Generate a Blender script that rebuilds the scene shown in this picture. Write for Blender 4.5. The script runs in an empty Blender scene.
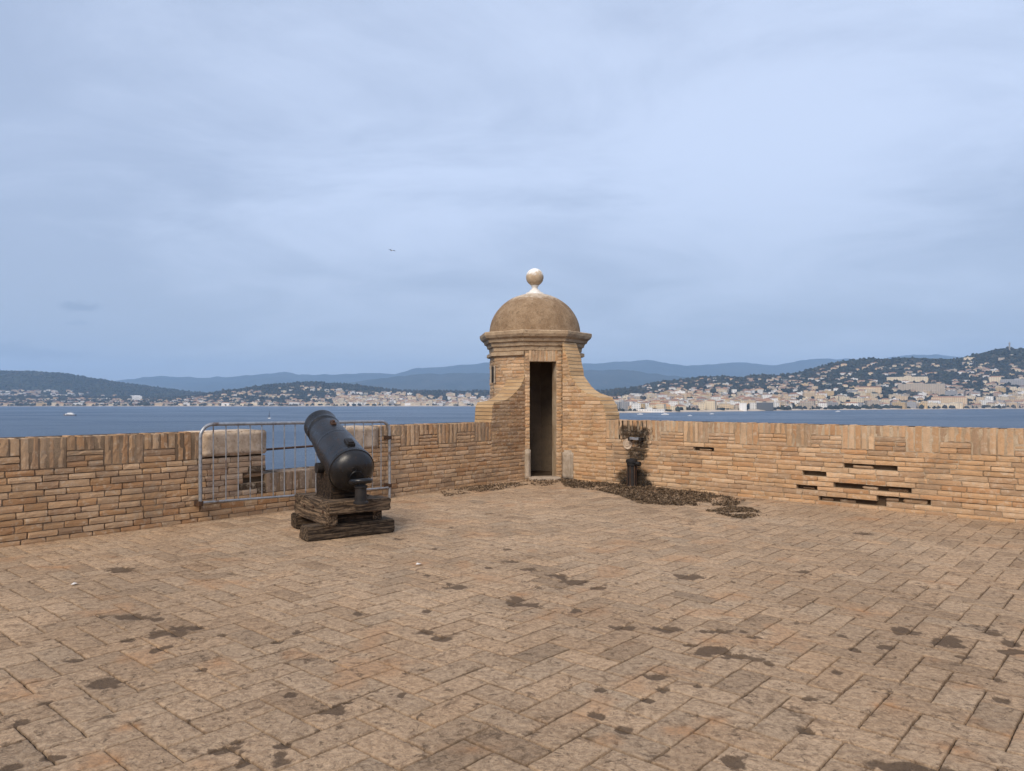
import bpy, bmesh, math, random
import numpy as np
from mathutils import Vector, Matrix
random.seed(7); rng = np.random.default_rng(11)
R = math.radians
sc = bpy.context.scene
COL = sc.collection
F, HX, HY, EYE, SEA = 740.0, 512.0, 400.0, 1.5, -24.5

# ------------------------------------------------------------------ helpers
def pt(px, py, d):
    return Vector(((px-HX)/F*d, d, EYE-(py-HY)/F*d))
def gnd(px, py):
    return pt(px, py, EYE*F/(py-HY))
def link(o, parent=None):
    COL.objects.link(o)
    if parent is not None: o.parent = parent
    return o
def tag(o, label=None, cat=None, group=None, kind=None):
    if label: o['label'] = label
    if cat: o['category'] = cat
    if group: o['group'] = group
    if kind: o['kind'] = kind
    return o
def empty(name, loc, label, cat, group=None):
    o = bpy.data.objects.new(name, None); o.location = loc; o.empty_display_size = .2
    link(o); return tag(o, label, cat, group)
class Bag:
    """collects geometry in world space, builds ONE mesh"""
    def __init__(s): s.v=[]; s.f=[]; s.m=[]; s.t=[]
    def add(s, vs, fs, mi=0, tint=(1,1,1)):
        b=len(s.v); s.v.extend([tuple(v) for v in vs]); s.t.extend([tint]*len(vs))
        for f in fs: s.f.append(tuple(i+b for i in f)); s.m.append(mi)
    def box(s, o, u, v, w, mi=0, tint=(1,1,1)):
        """o centre, u v w half-extent vectors"""
        P=[o+a*u+b*v+c*w for c in(-1,1) for b in(-1,1) for a in(-1,1)]
        s.add(P,[(0,2,3,1),(4,5,7,6),(0,1,5,4),(2,6,7,3),(0,4,6,2),(1,3,7,5)],mi,tint)
    def tube(s, p, q, r, n=10, r2=None, mi=0, tint=(1,1,1), cap=True):
        p=Vector(p);q=Vector(q); r2=r if r2 is None else r2
        z=(q-p).normalized(); x=z.orthogonal().normalized(); y=z.cross(x)
        vs=[]
        for c,rr in((p,r),(q,r2)):
            for k in range(n):
                a=2*math.pi*k/n; vs.append(c+x*math.cos(a)*rr+y*math.sin(a)*rr)
        fs=[(k,(k+1)%n,n+(k+1)%n,n+k) for k in range(n)]
        if cap: fs+=[tuple(range(n-1,-1,-1)),tuple(range(n,2*n))]
        s.add(vs,fs,mi,tint)
    def path(s, pts, r, n=8, mi=0, tint=(1,1,1)):
        pts=[Vector(p) for p in pts]; rings=[]; x=None
        for i,p in enumerate(pts):
            d=(pts[min(i+1,len(pts)-1)]-pts[max(i-1,0)]).normalized()
            x=(d.orthogonal() if x is None else x-d*x.dot(d)).normalized(); y=d.cross(x)
            rings.append([p+x*math.cos(2*math.pi*k/n)*r+y*math.sin(2*math.pi*k/n)*r for k in range(n)])
        vs=[v for rg in rings for v in rg]; fs=[]
        for i in range(len(pts)-1):
            for k in range(n): fs.append((i*n+k,i*n+(k+1)%n,(i+1)*n+(k+1)%n,(i+1)*n+k))
        fs+=[tuple(range(n-1,-1,-1)),tuple((len(pts)-1)*n+k for k in range(n))]
        s.add(vs,fs,mi,tint)
    def lathe(s, o, ax, prof, n=32, mi=0, tint=(1,1,1), close=True):
        """prof: list of (along axis, radius)"""
        o=Vector(o); ax=Vector(ax).normalized(); x=ax.orthogonal().normalized(); y=ax.cross(x)
        vs=[]; 
        for (h,r) in prof:
            for k in range(n):
                a=2*math.pi*k/n; vs.append(o+ax*h+x*math.cos(a)*r+y*math.sin(a)*r)
        fs=[]
        for i in range(len(prof)-1):
            for k in range(n): fs.append((i*n+k,i*n+(k+1)%n,(i+1)*n+(k+1)%n,(i+1)*n+k))
        if close: fs+=[tuple(range(n-1,-1,-1)),tuple((len(prof)-1)*n+k for k in range(n))]
        s.add(vs,fs,mi,tint)
    def build(s, name, mats, parent=None, smooth=None, bevel=0):
        me=bpy.data.meshes.new(name); me.from_pydata(s.v,[],s.f); 
        for m in (mats if isinstance(mats,(list,tuple)) else [mats]): me.materials.append(m)
        me.polygons.foreach_set('material_index', s.m)
        at=me.attributes.new('tint','FLOAT_COLOR','POINT')
        c=np.ones((len(s.v),4),np.float32); c[:,:3]=np.array(s.t,np.float32); at.data.foreach_set('color',c.ravel())
        me.update()
        o=bpy.data.objects.new(name,me); link(o)
        if smooth is not None:
            me.polygons.foreach_set('use_smooth',[True]*len(me.polygons))
            if smooth<179: me.set_sharp_from_angle(angle=R(smooth))
        if bevel:
            b=o.modifiers.new('b','BEVEL'); b.width=bevel; b.segments=2; b.limit_method='ANGLE'
        if parent is not None: attach(o,parent)
        return o
def attach(o,parent):
    o.parent=parent
    M=Matrix.Translation(wloc(parent)); o.matrix_parent_inverse=M.inverted()
def wloc(o):
    return o.location.copy() if o.type=='EMPTY' else Vector((0,0,0))

# ---- numpy value noise
def vnoise(x,y,seed=0):
    xi=np.floor(x).astype(np.int64); yi=np.floor(y).astype(np.int64); fx=x-xi; fy=y-yi
    fx=fx*fx*(3-2*fx); fy=fy*fy*(3-2*fy)
    def h(a,b):
        n=(a*374761393+b*668265263+seed*1442695041)&0x7fffffff
        n=((n^(n>>13))*1274126177)&0x7fffffff
        return ((n^(n>>16))&0xffff)/65535.0
    return (h(xi,yi)*(1-fx)+h(xi+1,yi)*fx)*(1-fy)+(h(xi,yi+1)*(1-fx)+h(xi+1,yi+1)*fx)*fy
def fbm(x,y,o=4,seed=0):
    x=np.asarray(x,float); y=np.asarray(y,float); s=0; a=.5; t=0
    for k in range(o): s=s+a*vnoise(x*2**k,y*2**k,seed+k*17); t+=a; a*=.5
    return s/t

# ------------------------------------------------------------------ materials
class NT:
    def __init__(s,name):
        s.m=bpy.data.materials.new(name); s.m.use_nodes=True; s.t=s.m.node_tree; s.t.nodes.clear()
        s.out=s.n('ShaderNodeOutputMaterial'); s.b=s.n('ShaderNodeBsdfPrincipled'); s.l(s.b.outputs[0],s.out.inputs[0])
    def n(s,ty,**k):
        q=s.t.nodes.new(ty)
        for a,b in k.items(): setattr(q,a,b)
        return q
    def l(s,a,b): s.t.links.new(a,b)
    def put(s,inp,v):
        if hasattr(v,'is_linked') or isinstance(v,bpy.types.NodeSocket): s.l(v,inp)
        else: inp.default_value=v
    def pos(s):
        return s.n('ShaderNodeNewGeometry').outputs['Position']
    def noise(s,vec,scale,detail=4,rough=.6,dist=0):
        q=s.n('ShaderNodeTexNoise'); s.l(vec,q.inputs['Vector'])
        q.inputs['Scale'].default_value=scale; q.inputs['Detail'].default_value=detail
        q.inputs['Roughness'].default_value=rough; q.inputs['Distortion'].default_value=dist
        return q.outputs['Fac']
    def ramp(s,f,a,b,c0=0.,c1=1.):
        q=s.n('ShaderNodeMapRange'); s.l(f,q.inputs[0]); q.interpolation_type='SMOOTHSTEP'
        for i,v in zip((1,2,3,4),(a,b,c0,c1)): q.inputs[i].default_value=v
        return q.outputs[0]
    def mix(s,f,a,b,mode='MIX'):
        q=s.n('ShaderNodeMix',data_type='RGBA',blend_type=mode)
        s.put(q.inputs[0],f); s.put(q.inputs[6],a if not isinstance(a,tuple) else (*a[:3],1)); s.put(q.inputs[7],b if not isinstance(b,tuple) else (*b[:3],1))
        return q.outputs[2]
    def math(s,op,a,b=0.):
        q=s.n('ShaderNodeMath',operation=op); s.put(q.inputs[0],a); s.put(q.inputs[1],b); return q.outputs[0]
    def attr(s,name,out='Color'):
        q=s.n('ShaderNodeAttribute'); q.attribute_name=name; return q.outputs[out]
    def bump(s,h,strength=.5,dist=.01):
        q=s.n('ShaderNodeBump'); q.inputs['Strength'].default_value=strength; q.inputs['Distance'].default_value=dist
        s.l(h,q.inputs['Height']); s.l(q.outputs[0],s.b.inputs['Normal'])
    def fin(s,col,rough=.9,spec=.25,metal=0.):
        s.put(s.b.inputs['Base Color'],col if not isinstance(col,tuple) else (*col[:3],1)); s.put(s.b.inputs['Roughness'],rough)
        s.b.inputs['Specular IOR Level'].default_value=spec; s.b.inputs['Metallic'].default_value=metal
        return s.m
def m_brick(name, stain=.42, dark=(.15,.105,.07), pale=(.60,.49,.36), pale_amt=.5):
    t=NT(name); p=t.pos(); tint=t.attr('tint')
    g=t.noise(p,55,5,.7); sp=t.noise(p,160,3,.7); big=t.noise(p,1.7,4,.6,.4); mid=t.noise(p,13,5,.72)
    c=t.mix(t.ramp(g,.3,.75,.0,.55),tint,t.mix(.5,tint,(.30,.20,.12)))
    c=t.mix(t.ramp(sp,.56,.72,0,.5),c,(.12,.085,.06))
    c=t.mix(t.math('MULTIPLY',t.ramp(mid,.5,.66),pale_amt),c,pale)
    k=t.math('MULTIPLY',t.ramp(big,.48,.68),t.ramp(mid,.3,.6))
    c=t.mix(t.math('MULTIPLY',k,stain),c,dark)
    h=t.math('ADD',g,t.math('MULTIPLY',sp,.5)); t.bump(h,.8,.012)
    return t.fin(c,.93,.15)
def m_mortar(name,c1,c2):
    t=NT(name); p=t.pos(); g=t.noise(p,90,4,.7); b=t.noise(p,2.2,4,.6)
    c=t.mix(t.ramp(b,.38,.62),c1,c2); c=t.mix(1.,c,t.attr('tint'),'MULTIPLY'); c=t.mix(t.ramp(g,.45,.7,0,.5),c,(.10,.08,.06)); t.bump(g,.8,.01)
    return t.fin(c,.95,.1)
M_BR=m_brick('old_brick'); 
M_MOL=m_mortar('mortar_dark',(.20,.135,.085),(.34,.245,.16)); M_MOR=m_mortar('mortar_lime',(.36,.25,.155),(.54,.42,.29))
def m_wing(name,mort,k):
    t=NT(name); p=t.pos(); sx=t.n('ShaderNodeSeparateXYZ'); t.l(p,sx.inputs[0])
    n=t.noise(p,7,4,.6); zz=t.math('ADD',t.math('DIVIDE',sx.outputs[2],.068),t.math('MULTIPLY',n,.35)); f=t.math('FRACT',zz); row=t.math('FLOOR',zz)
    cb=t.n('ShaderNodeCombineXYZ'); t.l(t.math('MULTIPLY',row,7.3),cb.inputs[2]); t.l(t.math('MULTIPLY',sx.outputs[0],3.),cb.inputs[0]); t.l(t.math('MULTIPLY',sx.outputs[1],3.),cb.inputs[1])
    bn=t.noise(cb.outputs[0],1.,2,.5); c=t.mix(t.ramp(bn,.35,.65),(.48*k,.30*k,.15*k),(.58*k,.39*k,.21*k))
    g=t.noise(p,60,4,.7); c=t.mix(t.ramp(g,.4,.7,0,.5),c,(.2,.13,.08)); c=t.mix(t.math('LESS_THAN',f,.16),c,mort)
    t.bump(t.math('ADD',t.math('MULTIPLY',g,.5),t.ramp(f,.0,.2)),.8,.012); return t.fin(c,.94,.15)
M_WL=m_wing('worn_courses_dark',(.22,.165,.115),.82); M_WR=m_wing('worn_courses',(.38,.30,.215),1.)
def m_floor():
    t=NT('worn_stone_paving'); p=t.pos(); tint=t.attr('tint'); pit=t.attr('pit','Fac'); ora=t.attr('ora','Fac')
    g=t.noise(p,30,6,.75,.4); fine=t.noise(p,120,4,.8); mid=t.noise(p,8,7,.74,1.); big=t.noise(p,.55,3,.55); pt_=t.noise(p,15,6,.7,.8)
    dk=t.mix(1.,tint,(.42,.385,.35),'MULTIPLY'); lt=t.mix(1.,tint,(1.22,1.22,1.2),'MULTIPLY')
    c=t.mix(t.ramp(g,.38,.64),lt,t.mix(1.,tint,(.76,.73,.70),'MULTIPLY'))
    c=t.mix(t.ramp(fine,.54,.64,0,.6),c,dk)
    c=t.mix(t.math('MULTIPLY',t.ramp(mid,.53,.66),.75),c,dk)
    c=t.mix(t.math('MULTIPLY',t.ramp(pt_,.56,.66),t.ramp(fine,.35,.55,.35,.9)),c,(.13,.088,.055))
    c=t.mix(t.ramp(big,.42,.62,0,.3),c,t.mix(1.,c,(.66,.62,.57),'MULTIPLY'))
    c=t.mix(t.math('MULTIPLY',ora,t.ramp(g,.3,.6,.9,.35)),c,(.50,.245,.105))
    pe=t.ramp(t.math('ADD',pit,t.math('MULTIPLY',t.math('SUBTRACT',g,.5),1.1)),.28,.72)
    c=t.mix(t.math('MULTIPLY',pe,.86),c,t.mix(t.ramp(fine,.42,.62),(.085,.054,.033),(.15,.10,.063)))
    c=t.mix(t.math('MULTIPLY',t.attr('edge','Fac'),.55),c,(.10,.068,.044))
    h=t.math('ADD',t.math('MULTIPLY',g,1.2),t.math('ADD',t.math('MULTIPLY',fine,.5),t.math('MULTIPLY',mid,1.2))); t.bump(h,1.,.014)
    return t.fin(c,.92,.2)
M_FLOOR=m_floor(); M_DIRT=m_mortar('joint_dirt',(.065,.044,.029),(.13,.09,.058))
def m_plain(name,col,col2,scale=8,rough=.85,bump=.4,bd=.006,metal=0.,spec=.3,spots=None):
    t=NT(name); p=t.pos(); a=t.noise(p,scale,6,.65,.3); b=t.noise(p,scale*9,3,.7)
    c=t.mix(t.ramp(a,.38,.64),col,col2)
    if spots: c=t.mix(t.ramp(t.noise(p,scale*2.7,5,.7),.55,.68,0,.8),c,spots)
    c=t.mix(t.ramp(b,.5,.72,0,.4),c,tuple(x*.45 for x in col))
    t.bump(t.math('ADD',a,t.math('MULTIPLY',b,.5)),bump,bd)
    return t.fin(c,rough,spec,metal)
M_PLASTER=m_plain('dome_render',(.225,.148,.088),(.31,.22,.14),5,.92,.8,.014,spots=(.135,.095,.06))
def m_dome():
    t=NT('dome_render_whitened'); p=t.pos(); sp=t.n('ShaderNodeSeparateXYZ'); t.l(p,sp.inputs[0])
    a=t.noise(p,5,6,.65,.3); b=t.noise(p,45,4,.75); d=t.noise(p,13,6,.75,.6)
    c=t.mix(t.ramp(a,.38,.64),(.225,.146,.085),(.31,.215,.132)); c=t.mix(t.ramp(d,.52,.66,0,.75),c,(.135,.093,.058)); c=t.mix(t.ramp(b,.5,.65,0,.5),c,(.42,.30,.19))
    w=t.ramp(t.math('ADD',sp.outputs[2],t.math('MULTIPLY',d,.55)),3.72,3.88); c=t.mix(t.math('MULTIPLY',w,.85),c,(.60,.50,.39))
    t.bump(t.math('ADD',t.math('ADD',a,d),t.math('MULTIPLY',b,.6)),.9,.014); return t.fin(c,.93,.15)
M_DOME=m_dome()
M_PALE=m_plain('pale_plaster',(.60,.475,.355),(.42,.31,.215),6,.92,.9,.016,spots=(.19,.135,.088))
M_STONE=m_plain('pale_door_stone',(.42,.34,.26),(.30,.235,.17),9,.9,.6,.01)
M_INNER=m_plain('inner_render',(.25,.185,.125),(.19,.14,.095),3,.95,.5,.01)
M_CORN=m_plain('cornice_stone',(.36,.25,.155),(.46,.34,.22),6,.92,.7,.012,spots=(.13,.092,.06))
M_WHITE=m_plain('limewashed_finial',(.74,.72,.68),(.62,.56,.48),7,.9,.4,.004)
M_BALL=None
def m_ball():
    t=NT('finial_stone'); p=t.pos(); sep=t.n('ShaderNodeSeparateXYZ'); t.l(p,sep.inputs[0])
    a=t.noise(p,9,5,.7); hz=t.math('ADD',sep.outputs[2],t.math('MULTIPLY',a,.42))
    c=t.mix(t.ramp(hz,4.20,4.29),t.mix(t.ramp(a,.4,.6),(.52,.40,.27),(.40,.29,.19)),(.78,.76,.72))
    t.bump(a,.5,.006); return t.fin(c,.9,.2)
M_BALL=m_ball()
def m_iron():
    t=NT('painted_gun_iron'); p=t.pos(); a=t.noise(p,14,6,.7,.4); b=t.noise(p,70,4,.7); big=t.noise(p,3.5,3,.5)
    c=t.mix(t.ramp(big,.4,.65),(.007,.007,.008),(.013,.012,.012))
    c=t.mix(t.math('MULTIPLY',t.ramp(a,.55,.70),t.ramp(b,.42,.62,.1,.9)),c,(.06,.03,.016))
    t.bump(t.math('ADD',a,t.math('MULTIPLY',b,.6)),.35,.006)
    return t.fin(c,t.ramp(a,.3,.7,.24,.44),.42)
M_IRON=m_iron()
M_RUST=m_plain('rusty_iron',(.045,.026,.018),(.09,.045,.024),12,.75,.5,.005,spots=(.02,.016,.014))
M_BLACK=m_plain('black_iron',(.012,.011,.011),(.026,.021,.018),10,.6,.4,.004)
def m_wood():
    t=NT('weathered_timber'); p=t.pos(); tint=t.attr('tint')
    tc=t.attr('lc'); mp=t.n('ShaderNodeMapping'); t.l(tc,mp.inputs[0]); mp.inputs['Scale'].default_value=(2.2,26,26)
    a=t.noise(mp.outputs[0],1.6,6,.7,.5); b=t.noise(p,20,5,.7); 
    c=t.mix(t.ramp(a,.40,.66),(.034,.024,.017),(.25,.18,.118)); c=t.mix(t.ramp(b,.52,.68,0,.75),c,(.028,.02,.015))
    c=t.mix(1.,c,tint,'MULTIPLY')
    t.bump(t.math('ADD',a,t.math('MULTIPLY',b,.5)),.9,.014); return t.fin(c,.9,.2)
M_WOOD=m_wood()
def m_galv():
    t=NT('galvanised_steel'); p=t.pos(); a=t.noise(p,18,5,.7); b=t.noise(p,5,4,.6)
    c=t.mix(t.ramp(a,.4,.65),(.36,.37,.39),(.24,.245,.25)); c=t.mix(t.ramp(b,.56,.7,0,.8),c,(.14,.075,.04))
    return t.fin(c,.45,.4,.55)
M_GALV=m_galv()
def m_leaf(name,cols):
    t=NT(name); tint=t.attr('tint'); return t.fin(tint,.85,.2)
M_LEAF=m_leaf('dry_leaf',None)
def m_sea():
    t=NT('sea_water'); p=t.pos()
    mp=t.n('ShaderNodeMapping'); t.l(p,mp.inputs[0]); mp.inputs['Scale'].default_value=(1,1.8,1); mp.inputs['Rotation'].default_value=(0,0,R(20))
    a=t.noise(mp.outputs[0],.16,6,.62,.3); b=t.noise(mp.outputs[0],.9,4,.6); big=t.noise(mp.outputs[0],.0035,4,.6,.6)
    t.bump(t.math('ADD',a,t.math('MULTIPLY',b,.18)),.65,2.6)
    c=t.mix(t.ramp(big,.4,.62),(.024,.050,.090),(.036,.066,.112))
    return t.fin(c,t.ramp(big,.4,.62,.30,.42),.32)
M_SEA=m_sea()
def m_hill(name,c1,c2,scale):
    t=NT(name); p=t.pos(); a=t.noise(p,scale,8,.7,.3); b=t.noise(p,scale*7,4,.7)
    c=t.mix(t.ramp(a,.4,.62),c1,c2); c=t.mix(t.ramp(b,.55,.68,0,.5),c,(.10,.085,.06))
    t.bump(b,.7,8.); return t.fin(c,.95,.1)
M_HILL=m_hill('wooded_slope',(.026,.033,.022),(.045,.05,.032),.006)
M_MTN=m_hill('far_slope',(.03,.036,.028),(.05,.052,.04),.0012)
M_TREES=m_leaf('tree_canopy',None)
M_ROCK=m_hill('bastion_rock',(.22,.18,.14),(.30,.25,.19),.3)
M_BEACH=m_plain('beach_sand',(.52,.43,.33),(.42,.34,.26),.02,.95,.1,.1)
def m_facade():
    t=NT('plastered_facade'); tint=t.attr('tint'); uv=t.attr('fuv','Vector')
    s=t.n('ShaderNodeSeparateXYZ'); t.l(uv,s.inputs[0])
    fx=t.math('FRACT',s.outputs[0]); fz=t.math('FRACT',s.outputs[1])
    wx=t.math('MULTIPLY',t.math('GREATER_THAN',fx,.30),t.math('LESS_THAN',fx,.62))
    wz=t.math('MULTIPLY',t.math('GREATER_THAN',fz,.34),t.math('LESS_THAN',fz,.74))
    w=t.math('MULTIPLY',t.math('MULTIPLY',wx,wz),s.outputs[2])
    slab=t.math('MULTIPLY',t.math('LESS_THAN',fz,.10),s.outputs[2])
    c=t.mix(w,tint,(.07,.08,.09)); c=t.mix(t.math('MULTIPLY',slab,.5),c,t.mix(1.,tint,(.6,.6,.62),'MULTIPLY'))
    g=t.noise(t.pos(),.08,3,.6); c=t.mix(t.ramp(g,.4,.65,0,.2),c,t.mix(1.,tint,(.6,.57,.54),'MULTIPLY'))
    return t.fin(c,.85,.25)
M_FAC=m_facade()
t=NT('tiled_roof'); M_ROOF=t.fin(t.attr('tint'),.9,.15)
t=NT('boat_paint'); M_BOAT=t.fin(t.attr('tint'),.4,.5)
M_GULL=NT('gull_feathers'); M_GULL=M_GULL.fin(M_GULL.t and (.16,.165,.18),.8,.2)
M_GULLW=m_plain('gull_white',(.6,.58,.55),(.5,.48,.45),20,.8,.1,.002)

# ------------------------------------------------------------------ plan of the walls
A_L=Vector((-5.19,7.5,0)); A_J=Vector((.285,14.05,0)); UL=(A_J-A_L).normalized()          # left wall towards the turret
B_R=Vector((6.21,8.98,0)); B_J=Vector((.95,14.0,0)); UR=(B_R-B_J).normalized()             # right wall away from turret
NL=Vector((UL.y,-UL.x,0)); NR=Vector((UR.y,-UR.x,0))                                    # towards the terrace
if NL.y>0: NL=-NL
if NR.y>0: NR=-NR
Z=Vector((0,0,1))
class Line:
    def __init__(s,o,u,n): s.o=o; s.u=u; s.n=n
    def s(s_,px):
        k=(px-HX)/F           # X=k*d
        return (k*s_.o.y-s_.o.x)/(s_.u.x-k*s_.u.y)
    def sz(s_,px,py):
        s=s_.s(px); d=s_.o.y+s*s_.u.y
        return s, EYE-(py-HY)/F*d
    def P(s_,s,z,out=0.): return s_.o+s_.u*s+Z*z+s_.n*out
LW=Line(A_L,UL,NL); RW=Line(B_J,UR,NR)
LEN_L=(A_J-A_L).length; LEN_R=(B_R-B_J).length
LEXT=4.6; REXT=5.0

BT=[(.56,.330,.160),(.54,.300,.135),(.59,.36,.185),(.55,.325,.165),(.49,.260,.115),(.62,.395,.215),(.47,.285,.155),(.42,.265,.15),(.60,.39,.22)]
def tint(mul=1.,sat=1.):
    c=random.choice(BT); k=mul*random.uniform(.86,1.08); g=sum(c)/3
    return tuple(max(.02,(g+(x-g)*sat*.92)*k) for x in c)
SOOTF=None
def soot(ln,s,z):
    return SOOTF(s,z) if (SOOTF and ln.u==UR and ln.n==NR) else 1.
def brick(bag,ln,s0,s1,z0,z1,tn,proud=0.,depth=.11,ch=.004,mi=0):
    """one worn brick: an uneven front grid with eroded arrises, and its sides"""
    g=random.gauss; w=s1-s0; h=z1-z0
    nu=max(2,min(7,round(w/.05))); nv=max(2,min(7,round(h/.035)))
    kx=random.uniform(-.003,.003); lo=random.choice((0,0,0,0,1,2,3,4)); tw_=g(0,.0025)
    V=[]; TT=[]
    for j in range(nv+1):
        for i in range(nu+1):
            fu=i/nu; fv=j/nv; ee=(i in(0,nu))+(j in(0,nv))
            # arris columns are pulled in close to the edge
            x=s0+w*fu; z=z0+h*fv
            if i==1 and nu>2: x=s0+min(ch*1.6,w/nu)
            if i==nu-1 and nu>2: x=s1-min(ch*1.6,w/nu)
            if j==1 and nv>2: z=z0+min(ch*1.4,h/nv)
            if j==nv-1 and nv>2: z=z1-min(ch*1.4,h/nv)
            x+=g(0,.0022)+kx*(fv-.5); z+=g(0,.0016)
            o=proud+g(0,.0013)+tw_*(fu-.5)*2
            if ee: o-=ch*random.uniform(.35,1.5)
            if ee==2: o-=ch*random.uniform(0,1.3); x+=(.5-fu)*random.uniform(0,.012); z+=(.5-fv)*random.uniform(0,.010)
            cx=(lo in(1,3)); cz=(lo in(1,2))
            if lo and abs(fu-cx)<.3 and abs(fv-cz)<.45: o-=random.uniform(.004,.016)*(1-abs(fu-cx)/.3)
            V.append(ln.P(x,z,o)); TT.append(soot(ln,x,z))
    n1=nu+1; fs=[(j*n1+i,j*n1+i+1,(j+1)*n1+i+1,(j+1)*n1+i) for j in range(nv) for i in range(nu)]
    ringi=[i for i in range(nu+1)]+[j*n1+nu for j in range(1,nv+1)]+[nv*n1+i for i in range(nu-1,-1,-1)]+[j*n1 for j in range(nv-1,0,-1)]
    base=len(V); m=len(ringi)
    for k in ringi: V.append(V[k]-ln.n*(depth*.8)); TT.append(TT[k])
    for k in range(m): fs.append((ringi[k],base+k,base+(k+1)%m,ringi[(k+1)%m]))
    if ln.u.cross(Z).dot(ln.n)<0: fs=[tuple(reversed(f)) for f in fs]
    bag.add(V,fs,mi,tn)
    if SOOTF and min(TT)<1: bag.t[-len(V):]=[tuple(c*k for c in tn) for k in TT]
def mortar(bag,ln,s0,s1,z0,z1,rec,depth=.11,mi=1):
    o=ln.P((s0+s1)/2,(z0+z1)/2,-(rec+depth)/2)
    k=soot(ln,(s0+s1)/2,(z0+z1)/2); bag.box(o,ln.u*((s1-s0)/2),Z*((z1-z0)/2),ln.n*((depth-rec)/2),mi,(k,k,k))
def courses(bag,ln,z0,z1,span,h=.072,L=(.17,.33),jt=.010,skip=None,mul=lambda s,z:1.,sat=lambda s,z:1.,rec=(.008,.022),pr=.005,depth=.11,mcell=True,mmi=1):
    n=max(1,round((z1-z0)/h)); ks=[random.uniform(.9,1.1) for _ in range(n)]; zs=[z0]
    for k_ in ks: zs.append(zs[-1]+k_*(z1-z0)/sum(ks))
    for i in range(n):
        za=zs[i]; zb=zs[i+1]; zm=(za+zb)/2
        for (a,b) in span(zm):
            s=a; first=True
            while s<b-.02:
                l=random.uniform(*L)
                if first: l*=random.uniform(.35,1.); first=False
                e=min(b,s+l)
                if b-e<.09: e=b
                m=(s+e)/2
                if skip and skip(m,zm):
                    if random.random()<.75:      # a broken stump left in the hole
                        w_=(e-s)*random.uniform(.45,.95); a_=random.uniform(s,e-w_); brick(bag,ln,a_,a_+w_,za+.004,zb-random.uniform(.01,.034),tint(.75,.9),-random.uniform(.02,.07),depth,ch=.014)
                else:
                    if mcell: mortar(bag,ln,s,e,za,zb,random.uniform(*rec),depth,mmi)
                    brick(bag,ln,s+jt/2,e-jt/2,za+jt/2+random.uniform(-.002,.002),zb-jt/2,tint(mul(m,zm),sat(m,zm)),random.uniform(-pr,pr),depth)
                s=e
def soldier(bag,ln,s0,s1,z0,z1,w=.095,mul=1.,sat=1.,mmi=1,depth=.2,pr=.002):
    n=max(1,round((s1-s0)/w)); w=(s1-s0)/n
    for k in range(n):
        a=s0+k*w; wob=random.uniform(-.004,.012)
        mortar(bag,ln,a,a+w,z0,z1-.012,random.uniform(.003,.009),depth,mmi)
        brick(bag,ln,a+.012,a+w-.010,z0+.006,z1-wob,tint(mul,sat),random.uniform(-pr,pr),depth)
def coping(bag,ln,s0,s1,z0,z1,mul=1.,sat=1.,mmi=1):
    s=s0; k=random.randint(0,1)
    while s<s1-.05:
        w=random.uniform(.36,.46); e=min(s1,s+w)
        if s1-e<.2: e=s1
        if k%2==0: soldier(bag,ln,s,e,z0,z1,mul=mul*random.uniform(.92,1.04),sat=sat,mmi=mmi)
        else:
            zm=z0+(z1-z0)*random.uniform(.42,.56)
            courses(bag,ln,z0,zm,lambda z:[(s,e)],h=.06,L=(.34,.5),mul=lambda a,b:mul,sat=lambda a,b:sat,mmi=mmi,depth=.2)
            soldier(bag,ln,s,e,zm,z1,mul=mul,sat=sat,mmi=mmi)
        s=e; k+=1
def prism(bag,ln,tops,zb,o0,o1,mi=0,tn=(1,1,1)):
    """solid below the polyline tops [(s,z)], between offsets o0 (front) and o1 (back)"""
    vs=[];fs=[];n=len(tops)
    for s,z in tops: vs+=[ln.P(s,zb,o0),ln.P(s,z,o0),ln.P(s,z,o1),ln.P(s,zb,o1)]
    for i in range(n-1):
        a=4*i;b=a+4
        for k in range(4): fs.append((a+k,b+k,b+(k+1)%4,a+(k+1)%4))
    fs+=[(3,2,1,0),tuple(4*(n-1)+k for k in range(4))]
    bag.add(vs,fs,mi,tn)
def sec(m):      # for debugging sizes
    print(m)

THK=.5
# ------------------------------------------------------------------ parapet with the embrasure
TOP_L=1.11; BAND=.34
lw=empty('brick_wall',A_L,'long brick parapet with a gun embrasure and a patch of pale plaster behind the metal barrier','wall')
sE0,_=LW.sz(266,470); sE1,_=LW.sz(341,470); SILL=.53
sP0,_=LW.sz(199.5,440); sQ0=sE1; sQ1,_=LW.sz(379,440)
sWL,_=LW.sz(492,420)       # where the turret's flank wall begins
ctr_h=LW.sz(257,479)
def skipL(s,z): return ((s-ctr_h[0])/.085)**2+((z-ctr_h[1]-.02)/.10)**2<1
def shadeL(s,z): return .13 if ((s-ctr_h[0])/.15)**2+((z-ctr_h[1])/.20)**2<1 else 1.  # bricks round the hole tinted near black, its shade put into their colour
bag=Bag()
def spanL(z):
    if z>SILL-.26: return [(-LEXT,sE0),(sE1,sWL)]
    return [(-LEXT,sWL)]
mulL=lambda s,z:(1.0 if z>.3 else .9)*(1 if s<6.5 else 1.05)*shadeL(s,z)
satL=lambda s,z:(.72 if (sP0<s<sE0 and z>.25) else 1.)
courses(bag,LW,-.02,SILL-.26,lambda z:[(-LEXT,sWL)],skip=skipL,mul=mulL,sat=satL)
courses(bag,LW,SILL-.26,TOP_L-BAND,lambda z:[(-LEXT,sE0),(sE1,sWL)],skip=skipL,mul=mulL,sat=satL)
coping(bag,LW,-LEXT,sP0,TOP_L-BAND,TOP_L,.92,.95); coping(bag,LW,sQ1,sWL,TOP_L-BAND,TOP_L,.98,.97)
bag.build('brickwork',[M_BR,M_MOL],lw)
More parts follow.
